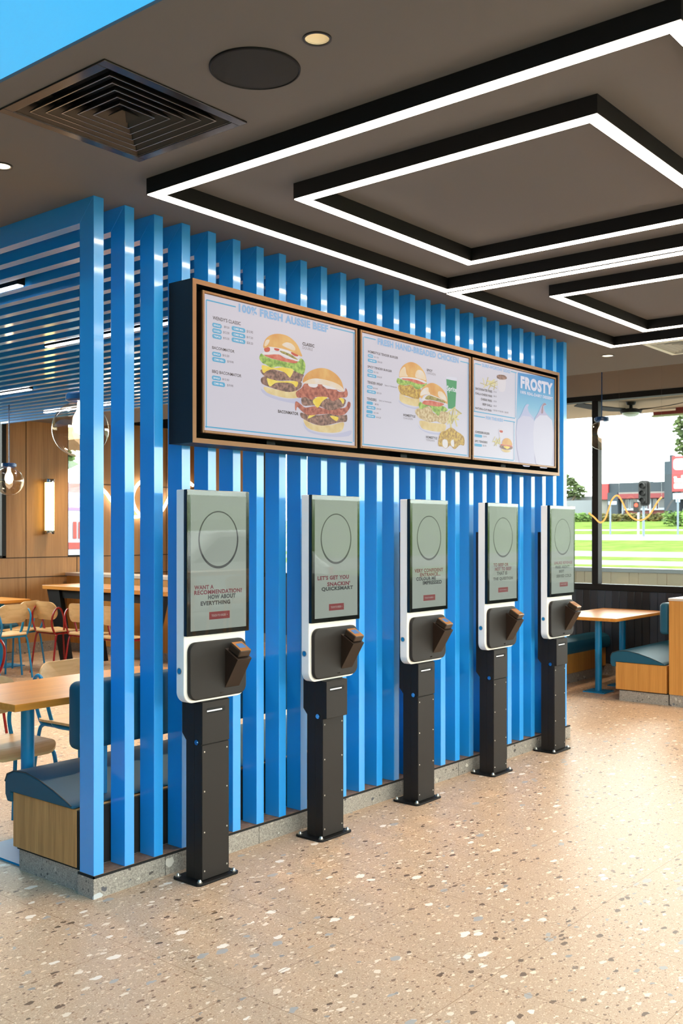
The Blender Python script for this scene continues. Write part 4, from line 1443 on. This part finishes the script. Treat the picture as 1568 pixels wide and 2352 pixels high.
CH_B = make_chair(BLUE_FURN, 'plywood chair with blue legs under the nearest oak table, opposite the bench end', (2.77, 4.44, 0), PI)
CH_R = make_chair(RED_TUBE, 'plywood chair with red frame at the black high table, farthest of its row', (6.43, 9.22, 0), -PI / 2)
for proto, x, y, rz, lab in (
        (CH_B, 3.46, 4.72, PI + .06, 'plywood chair with blue legs at the nearest table, behind the teal backrest'),
        (CH_B, 6.15, 9.6, .35, 'plywood chair with blue frame at the far table, next to the red chairs'),
        (CH_B, 5.78, 9.28, .1, 'plywood chair with blue frame at the far table, under the small globe lamp'),
        (CH_R, 6.45, 8.66, -PI / 2 + .05, 'plywood chair with red frame at the black high table, second from its far end'),
        (CH_R, 6.42, 8.08, -PI / 2 - .05, 'plywood chair with red frame at the black high table, nearest end of its row'),
        (CH_R, 4.03, 6.95, PI / 2 - .15, 'plywood chair with red frame standing alone between nearest table and far table')):
    c = copy_tree(proto)
    c.location = (x, y, 0)
    c.rotation_euler.z = rz
    c['label'] = lab

# ------------------------------------------------------------------ tables
def pedestal_table(name, lab, x0, x1, y0, y1, z, posts, mat=OAK_TABLE, th=.032, plate=(.17, .12)):
    t = thing(name, lab, 'table', ((x0 + x1) / 2, (y0 + y1) / 2, 0))
    cx, cy = (x0 + x1) / 2, (y0 + y1) / 2
    obj('tabletop', MB().box(x0 - cx, x1 - cx, y0 - cy, y1 - cy, z - th, z, bev=.002, seg=1), mat, t)
    for px, py in posts:
        px -= cx
        py -= cy
        obj('post', MB().cyl((px, py, .008), (px, py, z - th), .031, n=28), BLUE_FURN, t, smooth=True)
        b = obj('base_plate', MB().prism(rrect(px - plate[0], px + plate[0], py - plate[1], py + plate[1], .006, 2), 'z', 0, .009), BLUE_FURN, t)
        for s in (-1, 1):
            for q in (-1, 1):
                obj('floor_screw', MB().cyl((px + s * plate[0] * .84, py + q * plate[1] * .8, .009), (px + s * plate[0] * .84, py + q * plate[1] * .8, .0105), .009, n=14), BLACK, b)
    return t


pedestal_table('cafe_table', 'honey oak table on blue posts in front of the nearest teal bench', 2.475, 3.70, 3.875, 4.475, .75, [(2.725, 4.16), (3.45, 4.16)], plate=(.15, .2))
pedestal_table('booth_table', 'honey oak booth table on two blue posts under the right window', 8.52, 9.66, 3.85, 4.50, .725, [(8.87, 4.18), (9.36, 4.16)], th=.03, plate=(.11, .11))
pedestal_table('far_table', 'oak table on a blue post near the oak wall, behind the blue chairs', 5.1, 6.5, 9.86, 10.44, .75, [(6.28, 10.1)], plate=(.2, .16))

t = thing('high_table', 'long oak table on slanted black panel legs with red chairs beside it', 'table', (7.08, 8.98, 0))
obj('tabletop', MB().box(-.3, .3, -1.08, 1.08, .845, .89, bev=.003, seg=1), OAK_Y, t)
obj('apron', MB().box(-.24, .24, -.95, .95, .75, .845), BLACK, t)
for sx in (-1, 1):
    for sy in (-1, 1):
        m = MB().prism([(sy * 1.03, .845), (sy * .80, .845), (sy * .60, 0), (sy * .76, 0)], 'x', sx * .24 - .03, sx * .24 + .03)
        obj('leg', m, BLACK, t)

# ------------------------------------------------------------------ benches
def cushion_profile():
    top = smooth = [(.505, .30), (.522, .33), (.522, .385), (.505, .42), (.45, .442), (.36, .446), (.26, .430), (.16, .403), (.07, .372), (.03, .356)]
    return top + [(.022, .346), (.475, .346), (.475, .30)]


def bench(name, lab, loc, rz, L, back=None, tower=None, black_back=False, end_mat=OAK_V, front=True):
    """local x along the length from 0 to L, y from 0 (back) to the seat nose"""
    t = thing(name, lab, 'bench', loc, rz)
    obj('plinth', MB().box(.012, L, .0, .445, 0, .094), GRANITE, t)
    obj('toe_strip', MB().box(.006, L, .002, .452, .094, .102), BLACK_FLAT, t)
    obj('base_box', MB().box(0, L, .012, .475, .102, .343, bev=.0015, seg=1), end_mat, t)
    if black_back:
        obj('rear_panel', MB().box(.004, L, -.006, .0115, .096, .338), BLACK_FLAT, t)
    m = MB().prism(cushion_profile(), 'x', -.012, L - .01)
    obj('seat_cushion', m, TEAL, t, smooth=True, bevel=.008)
    m = MB()
    obj('seam_piping', MB().tube([(-.012, y, z + .002) for y, z in spline([(*p, 0) for p in cushion_profile()[2:10]], 3) for y, z in [(y, z)]] if False else [(-.011, p[0], p[1] + .0015) for p in cushion_profile()[2:10]], .003, 6), TEAL_D, t, smooth=True)
    if back:
        y0, y1, z0, z1, x0 = back
        b = obj('backrest', MB().box(x0, L - .02, y0, y1, z0, z1, bev=.035, seg=5), TEAL, t, smooth=True)
        if not tower:
            for x in (x0 + .16, x0 + .9, L - .3):
                obj('support_post', MB().cyl((x, (y0 + y1) / 2, .36), (x, (y0 + y1) / 2, z0 + .02), .014, n=14), BLUE_FURN, t, smooth=True)
    if tower:
        y0, y1, z1 = tower
        obj('divider_panel', MB().box(-.002, L, y0, y1, .102, z1 - .022), end_mat, t)
        obj('divider_plinth', MB().box(.012, L, y0, y1, 0, .102), GRANITE, t)
        obj('stone_cap', MB().box(-.012, L, y0 - .01, y1 + .004, z1 - .022, z1, bev=.003, seg=1), pbr('pale_stone_cap', (206, 190, 176), .3), t)
    return t


bench('bench_seat', 'teal cushioned oak bench behind the slat wall at the open corner', (2.538, 3.512, 0), 0, 3.9, back=(.025, .125, .575, .865, .03), black_back=True)
bench('booth_bench', 'teal booth bench with orange oak side and stone cap at the right edge', (8.505, 3.368, 0), 0, 1.43, back=(-.004, .085, .61, .885, .012), tower=(-.36, -.012, .93), end_mat=OAK_O)
bench('window_bench', 'teal bench behind the booth table, half hidden by the farthest kiosk', (9.935, 5.075, 0), PI, 1.75, end_mat=OAK_O)
bench('wall_bench', 'dark teal bench against the oak wall behind the far table', (6.69, 10.93, 0), PI, 2.2, back=(.03, .13, .52, .885, .02))
t = thing('booth_divider', 'low oak divider with pale stone cap behind the high table', 'divider', (7.85, 9.6, 0))
obj('panel', MB().box(-.14, .14, -1.3, 1.3, .1, .945), OAK_O, t)
obj('plinth', MB().box(-.13, .13, -1.29, 1.29, 0, .1), GRANITE, t)
obj('stone_cap', MB().box(-.155, .155, -1.315, 1.315, .945, .985, bev=.003, seg=1), pbr('pale_stone_cap', (206, 190, 176), .3), t)

# ------------------------------------------------------------------ lamps
def globe(lab, x, y, z, r, ztop):
    t = thing('globe_pendant', lab, 'lamp', (x, y, z), group='clear globe pendant lamps')
    pr = [(r * math.cos(a), r * math.sin(a)) for a in [(-PI / 2 + (PI * .90) * j / 22) for j in range(23)]]
    pr[0] = (0, -r)
    obj('globe', MB().lathe(pr, n=40), GLASS_G, t, smooth=True)
    k = r / .145
    obj('cap', MB().lathe([(0, .192 * k), (.012 * k, .19 * k), (.02 * k, .176 * k), (.066 * k, .184 * k), (.074 * k, .176 * k), (.074 * k, .150 * k), (.064 * k, .142 * k), (.02 * k, .146 * k), (0, .14 * k)], n=30), pbr('deep_blue_cap', (18, 58, 110), .25), t, smooth=True)
    obj('cable', MB().cyl((0, 0, .185 * k), (0, 0, ztop - z), .0055 * k, n=8), pbr('deep_blue_cap', (18, 58, 110), .25), t)
    obj('bulb', MB().lathe([(0, -.03 * k), (.03 * k, -.015 * k), (.042 * k, .02 * k), (.038 * k, .06 * k), (.018 * k, .10 * k), (.016 * k, .14 * k)], n=24), emis('globe_bulb', (255, 232, 200), 9), t, smooth=True)


globe('large clear globe lamp hanging over the nearest oak table, beside the corner batten', 3.193, 4.395, 2.036, .146, ZC - .0966)
globe('small clear globe lamp hanging at the far end of the blue beams', 5.695, 9.02, 2.01, .142, ZC - .0966)
globe('clear globe lamp on a blue cable in front of the right window', 8.90, 4.16, 2.41, .136, 3.3)

t = thing('wall_sconce', 'upright glowing tube lamp with chrome ends on the oak wall', 'lamp', (7.43, 10.865, 1.82))
obj('tube', MB().cyl((0, 0, -.302), (0, 0, .302), .058, n=32), emis('sconce_glow', (255, 226, 140), 3.4, base=(250, 240, 200)), t, smooth=True)
obj('chrome_end', MB().lathe([(0, .345), (.058, .345), (.06, .34), (.06, .300), (0, .300)], n=32), CHROME, t, smooth=True)
obj('chrome_end', MB().lathe([(0, -.300), (.06, -.300), (.06, -.34), (.058, -.345), (0, -.345)], n=32), CHROME, t, smooth=True)
obj('wall_plate', MB().box(-.03, .03, .05, .083, -.34, .34), CHROME, t)

t = thing('neon_squiggle', 'looping white neon squiggle light on the oak wall behind the battens', 'lamp', (0, 10.9, 0))
pts = [(7.95, 2.10), (8.15, 2.12), (8.31, 2.03), (8.42, 1.91), (8.62, 1.74), (8.86, 1.71), (9.08, 1.80), (9.16, 1.97), (9.08, 2.14), (8.92, 2.20), (8.79, 2.10), (8.745, 1.95), (8.80, 1.80), (8.93, 1.715), (9.12, 1.70), (9.28, 1.80), (9.38, 1.94),
       (9.50, 2.12), (9.63, 2.21), (9.75, 2.225), (9.86, 2.17)]
obj('glowing_tube', MB().tube(spline([(a, 0 if i < 9 or i > 13 else -.03, b) for i, (a, b) in enumerate(pts)], 6), .02, 10), emis('neon_white', (255, 240, 222), 7), t, smooth=True)
m = MB()
for a, b in ((8.15, 2.12), (8.62, 1.74), (9.38, 1.94), (9.86, 2.17)):
    m.cyl((a, 0, b), (a, .046, b), .006, n=8)
obj('wall_clip', m, CHROME, t)
t = thing('neon_reflection', 'amber wavy tube standing in for a neon reflection in the right window', 'lamp', (XR - .12, 0, 0))  # built tube that imitates a neon reflection in the glass
pts = [(5.0, 1.72), (4.66, 1.69), (4.60, 1.60), (4.52, 1.57), (4.44, 1.66), (4.40, 1.78), (4.36, 1.85), (4.30, 1.86)]
P1 = spline([(0, 4.74, 1.70), (0, 4.68, 1.655), (0, 4.615, 1.60), (0, 4.56, 1.635), (0, 4.52, 1.735), (0, 4.485, 1.83), (0, 4.44, 1.875), (0, 4.405, 1.865), (0, 4.37, 1.81), (0, 4.32, 1.71), (0, 4.26, 1.645), (0, 4.19, 1.62), (0, 4.12, 1.64), (0, 4.06, 1.70), (0, 4.0, 1.80), (0, 3.955, 1.85)], 5)
obj('glowing_tube', MB().tube(P1, .0085, 8), emis('neon_reflection_amber', (255, 178, 92), 1.2), t, smooth=True)
obj('cord', MB().cyl((0, 4.405, 1.87), (0, 4.405, 3.3), .0008, n=6).cyl((0, 3.955, 1.855), (0, 3.955, 3.3), .0008, n=6), CHROME, t)  # added cords that carry the reflection tube

# ------------------------------------------------------------------ window counter and stools on the street side (mirrored in the kiosk screens)
t = thing('window_counter', 'long oak counter under the front windows, seen mirrored in the kiosk screens', 'counter', (4.5, -2.36, 0))
obj('worktop', MB().box(-5, 5, -.22, .2, 1.0, 1.045, bev=.003, seg=1), OAK_TABLE, t)
for x in (-4.6, -2.3, 0, 2.3, 4.6):
    obj('leg', MB().box(x - .03, x + .03, -.1, .1, 0, 1.0), BLACK, t)
s0 = None
for i, x in enumerate((5.1, 6.1, 7.1, 7.9, 8.7)):
    lab = ORD[i] + ' oak counter stool along the front windows, counted towards the right window'
    if s0 is None:
        s0 = t = thing('counter_stool', lab, 'stool', (x, -1.82, 0), .1, group='oak stools at the window counter')
        obj('seat', shell(rrect(-.2, .2, -.19, .19, .1, 8), lambda a, b: .74 + .3 * a * a, .03), OAK_TABLE, t, smooth=True)
        obj('backrest', shell(rrect(-.21, .21, .86, 1.02, .07, 8), lambda a, b: .22 - 1.6 * a * a, .02, 'y'), OAK_TABLE, t, smooth=True)
        for a in (-1, 1):
            obj('back_post', MB().tube([(a * .13, .17, .74), (a * .14, .18, .90)], .014, 8), OAK_TABLE, t, smooth=True)
            for b in (-1, 1):
                obj('leg', MB().tube([(a * .13, b * .13, .73), (a * .2, b * .2, 0)], .017, 8), OAK_TABLE, t, smooth=True)
    else:
        c = copy_tree(s0)
        c.location.x = x
        c.rotation_euler.z = rnd.uniform(-.3, .3)
        c['label'] = lab

# ------------------------------------------------------------------ outdoors beyond the right window: a slope up to the street
def gz(x):
    return -.05 + max(0, x - 11.5) * .048


GRASS = pbr('bright_grass', (74, 90, 44), .9, spec=0, var=.3, vscale=1.5)
ROAD = pbr('pale_road', (104, 106, 110), .9, spec=0)
PATH = pbr('concrete_path', (104, 102, 100), .9, spec=0)


def strip(name, x0, x1, mat, **k):
    m = MB()
    m.poly([(x0, -7.9, gz(x0)), (x1, -7.9, gz(x1)), (x1, 60, gz(x1)), (x0, 60, gz(x0))])
    m.poly([(x0, -7.9, gz(x0) - .1), (x1, -7.9, gz(x1) - .1), (x1, 60, gz(x1) - .1), (x0, 60, gz(x0) - .1)])
    return obj(name, m, mat, **k)


strip('car_park', 10.1, 23.6, PATH, kind='structure')
for a, b in ((23.6, 25.5), (27.05, 28.5), (30.8, 37.2), (41.6, 45.0), (46.6, 90)):
    strip('lawn', a, b, GRASS, kind='stuff')
strip('footpath', 25.5, 27.05, PATH, kind='structure')
strip('slip_road', 28.5, 30.8, ROAD, kind='structure')
strip('road', 37.2, 41.6, ROAD, kind='structure')
strip('footpath', 45.0, 46.6, PATH, kind='structure')

struct('trim_3', MB().box(XR + .15, 12.6, -6, 16, 3.04, 3.25), pbr('beige_soffit', (176, 150, 122), .8))
t = thing('parapet_fence', 'beige board fence with grey cap just outside the right window', 'fence', (11.5, 4.5, 0))
m = MB()
y = -5.0
k = 0
while y < 6:
    w = .114 if k % 2 else .23
    m.box(-.05, .05, y + .003, y + w - .003, -.05, 1.02)
    y += w
    k += 1
m.box(-.04, .04, -5, 6, -.05, 1.0)
obj('boards', m, pbr('beige_board', (240, 216, 190), .7), t)
obj('cap', MB().box(-.09, .09, -5, 6, 1.02, 1.07, bev=.005, seg=1), pbr('grey_cap', (200, 200, 204), .5), t)

t = thing('outdoor_fan', 'black ceiling fan under the eave outside the right window', 'fan', (11.4, 4.96, 3.04), .1)
obj('mount', MB().lathe([(0, 0), (.06, 0), (.05, -.03), (.02, -.04), (.02, -.09), (0, -.09)], n=20), BLACK, t, smooth=True)
obj('motor', MB().lathe([(0, -.075), (.07, -.08), (.13, -.1), (.12, -.13), (0, -.135)], n=24), BLACK, t, smooth=True)
obj('light_cover', MB().lathe([(.1, -.13), (.09, -.155), (.05, -.172), (0, -.176)], n=24), pbr('pale_green_glass', (206, 222, 204), .3), t, smooth=True)
for a in (-1.75, .38, 2.45):
    m = MB()
    R = Matrix.Rotation(a, 4, 'Z')
    v = []
    for r, w, z in ((.1, .045, -.1), (.25, .07, -.1), (.5, .075, -.085), (.72, .06, -.06)):
        v.append([R @ Vector((r, -w, z - .012)), R @ Vector((r, w, z + .012)), R @ Vector((r, w, z + .02)), R @ Vector((r, -w, z - .004))])
    for A, B in zip(v, v[1:]):
        for j in range(4):
            m.poly([A[j], A[(j + 1) % 4], B[(j + 1) % 4], B[j]])
    m.poly(v[0])
    m.poly(v[-1])
    bmesh.ops.remove_doubles(m.bm, verts=m.bm.verts, dist=1e-5)
    obj('blade', m, BLACK, t, smooth=True)
t = thing('awning_beam', 'dark red awning beam hanging from the eave outside the right window', 'beam', (12.3, 4.2, 3.04))
obj('beam', MB().box(-.05, .05, -1.2, .84, -.075, -.035), pbr('awning_red', (120, 34, 28), .6), t)
obj('hanger', MB().box(-.05, .05, .42, .55, -.04, 0), pbr('awning_red', (120, 34, 28), .6), t)
obj('pale_edge', MB().box(-.05, .05, -1.2, .86, -.095, -.076), pbr('pale_edge_green', (176, 190, 150), .7), t)

# diner across the road
RED = pbr('signal_red_panel', (120, 22, 26), .6)
DARKG = pbr('slate_render', (30, 39, 48), .8)
t = thing('diner_building', 'low slate and red restaurant building across the road outside the right window', 'building', (60, 20, 2.25))
g = -.25
obj('wall', MB().box(.1, 9, -14, 7.4, g, 1.35), pbr('pink_render', (98, 52, 50), .8), t)
obj('parapet', MB().box(-.3, 9.2, -14, 7.41, 1.7, 2.32), DARKG, t)
obj('red_fascia', MB().box(-.5, .3, -2.9, 6.9, 1.33, 1.62), pbr('fascia_red', (92, 8, 18), .6), t)
obj('pale_band', MB().box(-.4, .3, -2.9, 6.9, 1.62, 1.72), PATH, t)
obj('red_corner_panel', MB().box(-.45, .2, 7.41, 8.15, 1.3, 2.3), RED, t)
obj('corner_wall', MB().box(-.2, 3, 7.41, 8.12, g, 1.3), PATH, t)
obj('slate_pier', MB().prism([(7.41, 1.72), (6.75, 1.72), (6.7, g), (7.55, g), (7.41, .8)], 'x', -.55, .1), DARKG, t)
obj('slate_pier', MB().box(-.9, .5, 2.8, 3.62, g, 3.5), DARKG, t)
for a in (-2.6, -1.2, .2, 3.85, 4.45, 5.05, 5.65, 6.2):
    w = obj('window', MB().box(-.02, .14, a, a + (.5 if a > 1 else 1.1), .68, 1.3), pbr('far_window_frame', (130, 136, 146), .5), t)
    obj('pane', MB().box(-.03, -.021, a + .04, a + (.46 if a > 1 else 1.06), .74, 1.25), pbr('far_window_glass', (48, 52, 56), .3), w)
obj('sill', MB().box(-.08, .14, -3, 6.7, .6, .68), pbr('far_sill', (130, 140, 156), .6), t)
for a in (-1.4, .05, 3.7, 4.75, 5.5, 6.55):
    obj('column', MB().box(-.15, .13, a, a + .1, g, 1.3), pbr('far_column', (130, 136, 146), .6), t)
obj('roof_unit', MB().box(2, 3, 5.9, 6.45, 2.3, 2.52), pbr('roof_unit_grey', (110, 116, 122), .6), t)

t = thing('pylon_sign', 'tall red and white roadside pylon sign outside the right window', 'sign', (50, 19.17, gz(50)))
zz = -gz(50)
obj('pole', MB().box(.1, .3, .15, .35, 0, 3.5 + zz), DARKG, t)
p = obj('red_panel', MB().box(-.1, .3, -.4, .37, 3.54 + zz, 5.32 + zz), RED, t)
obj('slate_edge', MB().box(-.05, .35, .37, .52, 3.2 + zz, 5.4 + zz), DARKG, t)
WHS = pbr('sign_white', (150, 150, 150), .6)
m = MB()
for a, b, c, d in ((-.3, .3, 4.62, 5.2), (-.3, .28, 3.68, 3.95), (-.28, .26, 3.98, 4.2), (-.26, -.1, 4.2, 4.36), (.12, .28, 4.2, 4.3)):
    m.prism(rrect(a, b, c + zz, d + zz, min(b - a, d - c) * .3), 'x', -.112, -.1)
obj('white_mark', m, WHS, p)
obj('lower_board', MB().box(-.1, .3, -.35, .33, 3.15 + zz, 3.46 + zz), pbr('sign_pale_board', (120, 126, 136), .6), t)

t = thing('traffic_light', 'black traffic light head on a grey pole outside the right window', 'traffic light', (40, 16.91, gz(40)))
zz = -gz(40)
GALV = pbr('galvanised_pole', (80, 92, 104), .5)
obj('pole', MB().cyl((.12, 0, 0), (.12, 0, 3.0 + zz), .05, n=16), GALV, t, smooth=True)
p = obj('backboard', MB().prism(rrect(-.33, .16, 2.58 + zz, 3.62 + zz, .14), 'x', -.02, .02), BLACK, t)
obj('signal_box', MB().box(-.16, .2, -.24, .06, 2.66 + zz, 3.54 + zz, bev=.03), BLACK, t)
for q in (2.8, 3.1, 3.4):
    obj('visor', MB().cyl((-.16, -.09, q + zz), (-.3, -.09, q + zz), .11, n=18, cap=False), BLACK, t)
obj('bracket', MB().cyl((.0, -.02, 3.4 + zz), (.0, -.02, 3.95 + zz), .02, n=8), GALV, t)
t = thing('pedestrian_signal', 'small black crossing signal showing a round red lamp', 'traffic light', (38.6, 16.55, gz(38.6)))
zz = -gz(38.6)
obj('pole', MB().cyl((.1, -.02, 0), (.1, -.02, 2.75 + zz), .04, n=12), pbr('white_pole', (140, 146, 156), .5), t, smooth=True)
obj('signal_box', MB().box(-.06, .1, -.12, .13, 2.3 + zz, 2.72 + zz, bev=.02), BLACK, t)
obj('red_lamp', MB().cyl((-.062, .0, 2.575 + zz), (-.08, .0, 2.575 + zz), .075, n=20), emis('red_signal', (255, 70, 40), 3), t)
for k, (y, h, lab) in enumerate(((19.0, 1.45, 'thin grey street sign post left of the crossing signal outside'), (16.0, 1.5, 'thin pale street post right of the traffic light outside'))):
    t = thing('street_post', lab, 'post', (41.5, y, gz(41.5)))
    obj('post', MB().cyl((0, 0, 0), (0, 0, h), .04, n=10), GALV, t, smooth=True)
    obj('name_plate', MB().box(-.02, .02, -.28 if k == 0 else -.08, .08, h - .14, h), pbr('pale_blue_plate', (150, 172, 210), .5), t)


def leaves(m, c, rad, n, size, seed):
    r = random.Random(seed)
    for _ in range(n):
        while True:
            p = Vector((r.uniform(-1, 1), r.uniform(-1, 1), r.uniform(-1, 1)))
            if .35 < p.length < 1:
                break
        p = Vector(c) + Vector((p.x * rad[0], p.y * rad[1], p.z * rad[2]))
        R = Matrix.Rotation(r.uniform(0, 6.3), 3, 'Z') @ Matrix.Rotation(r.uniform(0, 6.3), 3, 'X')
        s = size * r.uniform(.6, 1.3)
        m.poly([p + R @ Vector(q) for q in ((-s, 0, 0), (0, -s * .5, .1 * s), (s, 0, 0), (0, s * .5, .1 * s))])


LEAF = pbr('olive_foliage', (60, 74, 36), .9, var=.4, vscale=.8)
LEAF_B = pbr('fresh_foliage', (70, 96, 36), .9, var=.35, vscale=1)
LEAF_D = pbr('dry_hedge_foliage', (72, 70, 30), .9, var=.4, vscale=1)


def tree(lab, x, y, z0, ztop, blobs, mat, trunk=True):
    t = thing('tree', lab, 'tree', (x, y, z0), group='trees beyond the windows')
    m = MB()
    for i, (dx, dy, dz, r, n) in enumerate(blobs):
        leaves(m, (dx, dy, dz), (r, r, r * .85), n, r * .24, i + int(x * 10))
    obj('foliage', m, mat, t)
    m = MB()
    for dx, dy, dz, r, n in blobs:
        m.tube([(0, 0, 0), (dx * .3, dy * .3, dz * .5), (dx, dy, dz)], .06 + .02 * r, 7)
    obj('trunk', m, pbr('bark', (96, 84, 70), .9), t)


tree('olive tree behind the roadside pylon sign', 58, 21.5, gz(58), 8, [(0, .2, 5.4, .9, 420), (.4, -.6, 6.1, .9, 420), (0, -1.3, 5.0, 1.2, 500), (.3, .5, 4.4, .7, 260), (.2, -1.8, 6.6, 1, 400)], LEAF)
tree('small tree showing over the fence beside the last batten', 62, 31.6, gz(62), 5, [(0, 0, 2.2, .9, 420), (0, -.9, 1.8, .6, 260)], LEAF)
for lab, x, y0, y1, h, mat, nm in (('clipped brown hedge along the front of the restaurant', 57, 19.8, 27.2, .5, LEAF_D, 'hedge'), ('clump of tall green grasses beside the pylon sign', 50, 17.6, 20.1, .85, LEAF_B, 'ornamental_grass'),
                                   ('green shrubs in front of the grey timber fence', 57, 27.4, 32, .55, LEAF_B, 'shrub_row')):
    m = MB()
    y = y0
    i = 0
    while y < y1:
        leaves(m, (0, y - y0, h * .45), (.5, .42, h * .55), 150, .11, i)
        y += .42
        i += 1
    o = obj(nm, m, mat, label=lab, cat='plants', kind='stuff', loc=(x, y0, gz(x) - .02))
t = thing('timber_fence', 'grey timber fence and roofline far left in the right window', 'fence', (61, 30, gz(61)))
obj('boards', MB().box(0, .1, -1.8, 3, 0, 1.25), pbr('grey_paling', (92, 96, 102), .9), t)
obj('shed_roof', MB().prism([(-.4, 1.3), (.3, 1.6), (3, 1.55), (3, 1.25), (-.4, 1.25)], 'x', 2, 6), pbr('grey_roof', (96, 98, 102), .9), t)

# ------------------------------------------------------------------ outdoors beyond the oak wall
struct('yard_back', MB().box(XL, 30, YB + .15, 60, -.2, -.08), PATH)
t = thing('box_truck', 'red and white delivery truck seen through the narrow back window', 'truck', (13.6, 18, -.08))
obj('cargo_box', MB().box(-2.5, 2.6, 0, 2.2, 1.0, 2.65, bev=.03), pbr('truck_white', (140, 134, 150), .5), t)
obj('red_band', MB().box(-2.5, 2.6, -.012, 0, 2.42, 2.62), RED, t)
obj('red_band', MB().box(-2.5, 2.6, -.012, 0, 1.22, 1.36), RED, t)
m = MB()
for z, a in ((1.95, -1.6), (2.2, -.5), (1.9, .3)):
    m.prism(rrect(a - .45, a + .45, z - .16, z + .16, .14), 'y', -.01, 0)
obj('mauve_patch', m, pbr('truck_mauve', (112, 84, 134), .6), t)
m = MB()
put_text(m, 'IN', -.72, -.25, 1.44, 1.80, -.014, .04)
obj('side_lettering', m, RED, t)
obj('chassis', MB().box(-2.5, 3.9, .2, 2.0, .55, 1.0), BLACK, t)
obj('cab', MB().prism([(2.65, .6), (4.4, .6), (4.4, 1.5), (4.0, 2.4), (2.65, 2.4)], 'y', .05, 2.15), RED, t)
for x in (-1.7, -.55, 3.4):
    obj('wheel', MB().cyl((x, .05, .45), (x, .35, .45), .45, n=24), BLACK, t)
tree('green tree behind the delivery truck at the narrow back window', 15.3, 24, -.08, 6, [(-.6, 0, 3.2, 1.1, 500), (.6, .2, 3.8, 1.2, 500), (0, 0, 4.6, 1.1, 450), (-1.2, 0, 4.3, .9, 300)], LEAF_B)

# ------------------------------------------------------------------ outdoors beyond the front windows (only in reflections)
struct('car_park_front', MB().box(XL, 10.1, -8.0, YF - .15, -.2, -.06), pbr('asphalt', (112, 112, 114), .9))
for y0, y1, z0, z1, mt, nm, kd in ((-8.0, -9.5, -.07, .55, GRASS, 'lawn', 'stuff'), (-9.5, -11.0, .55, .8, PATH, 'footpath', 'structure'), (-11.0, -16.0, .8, 2.6, GRASS, 'lawn', 'stuff'), (-16.0, -60.0, 2.6, 3.2, ROAD, 'road', 'structure')):
    m = MB()
    m.poly([(XL - 10, y0, z0), (50, y0, z0), (50, y1, z1), (XL - 10, y1, z1)])
    m.poly([(XL - 10, y0, z0 - .1), (50, y0, z0 - .1), (50, y1, z1 - .1), (XL - 10, y1, z1 - .1)])
    obj(nm, m, mt, kind=kd)
t = thing('parked_car', 'pale parked car outside the front windows, seen mirrored in the kiosk screens', 'car', (11.2, -5.8, -.06))
m = MB().prism([(-2.2, .35), (-2.25, .75), (-2.1, .98), (-1.2, 1.08), (-.55, 1.56), (1.2, 1.6), (1.95, 1.1), (2.2, .98), (2.22, .35)], 'y', -.88, .88)
b = obj('body', m, pbr('pale_car_paint', (206, 204, 206), .2, coat=.5), t, bevel=.07, smooth=True)
for s in (-1, 1):
    m = MB().prism([(-1.0, 1.1), (-.48, 1.48), (.25, 1.5), (.25, 1.1)], 'y', s * .875, s * .887).prism([(.33, 1.1), (.33, 1.5), (1.12, 1.52), (1.6, 1.12)], 'y', s * .875, s * .887)
    obj('side_window', m, BLACK_GLOSS, t)
    for x in (-1.4, 1.4):
        w = obj('wheel', MB().cyl((x, s * .7, .34), (x, s * .9, .34), .34, n=28), BLACK, t)
        obj('hubcap', MB().cyl((x, s * .9, .34), (x, s * .91, .34), .2, n=20), CHROME, w)
    obj('tail_light', MB().box(2.1, 2.23, s * .78 - .1, s * .78 + .1, .8, .95), pbr('tail_red', (180, 20, 24), .3), t)

print('objects', len(SC.objects))
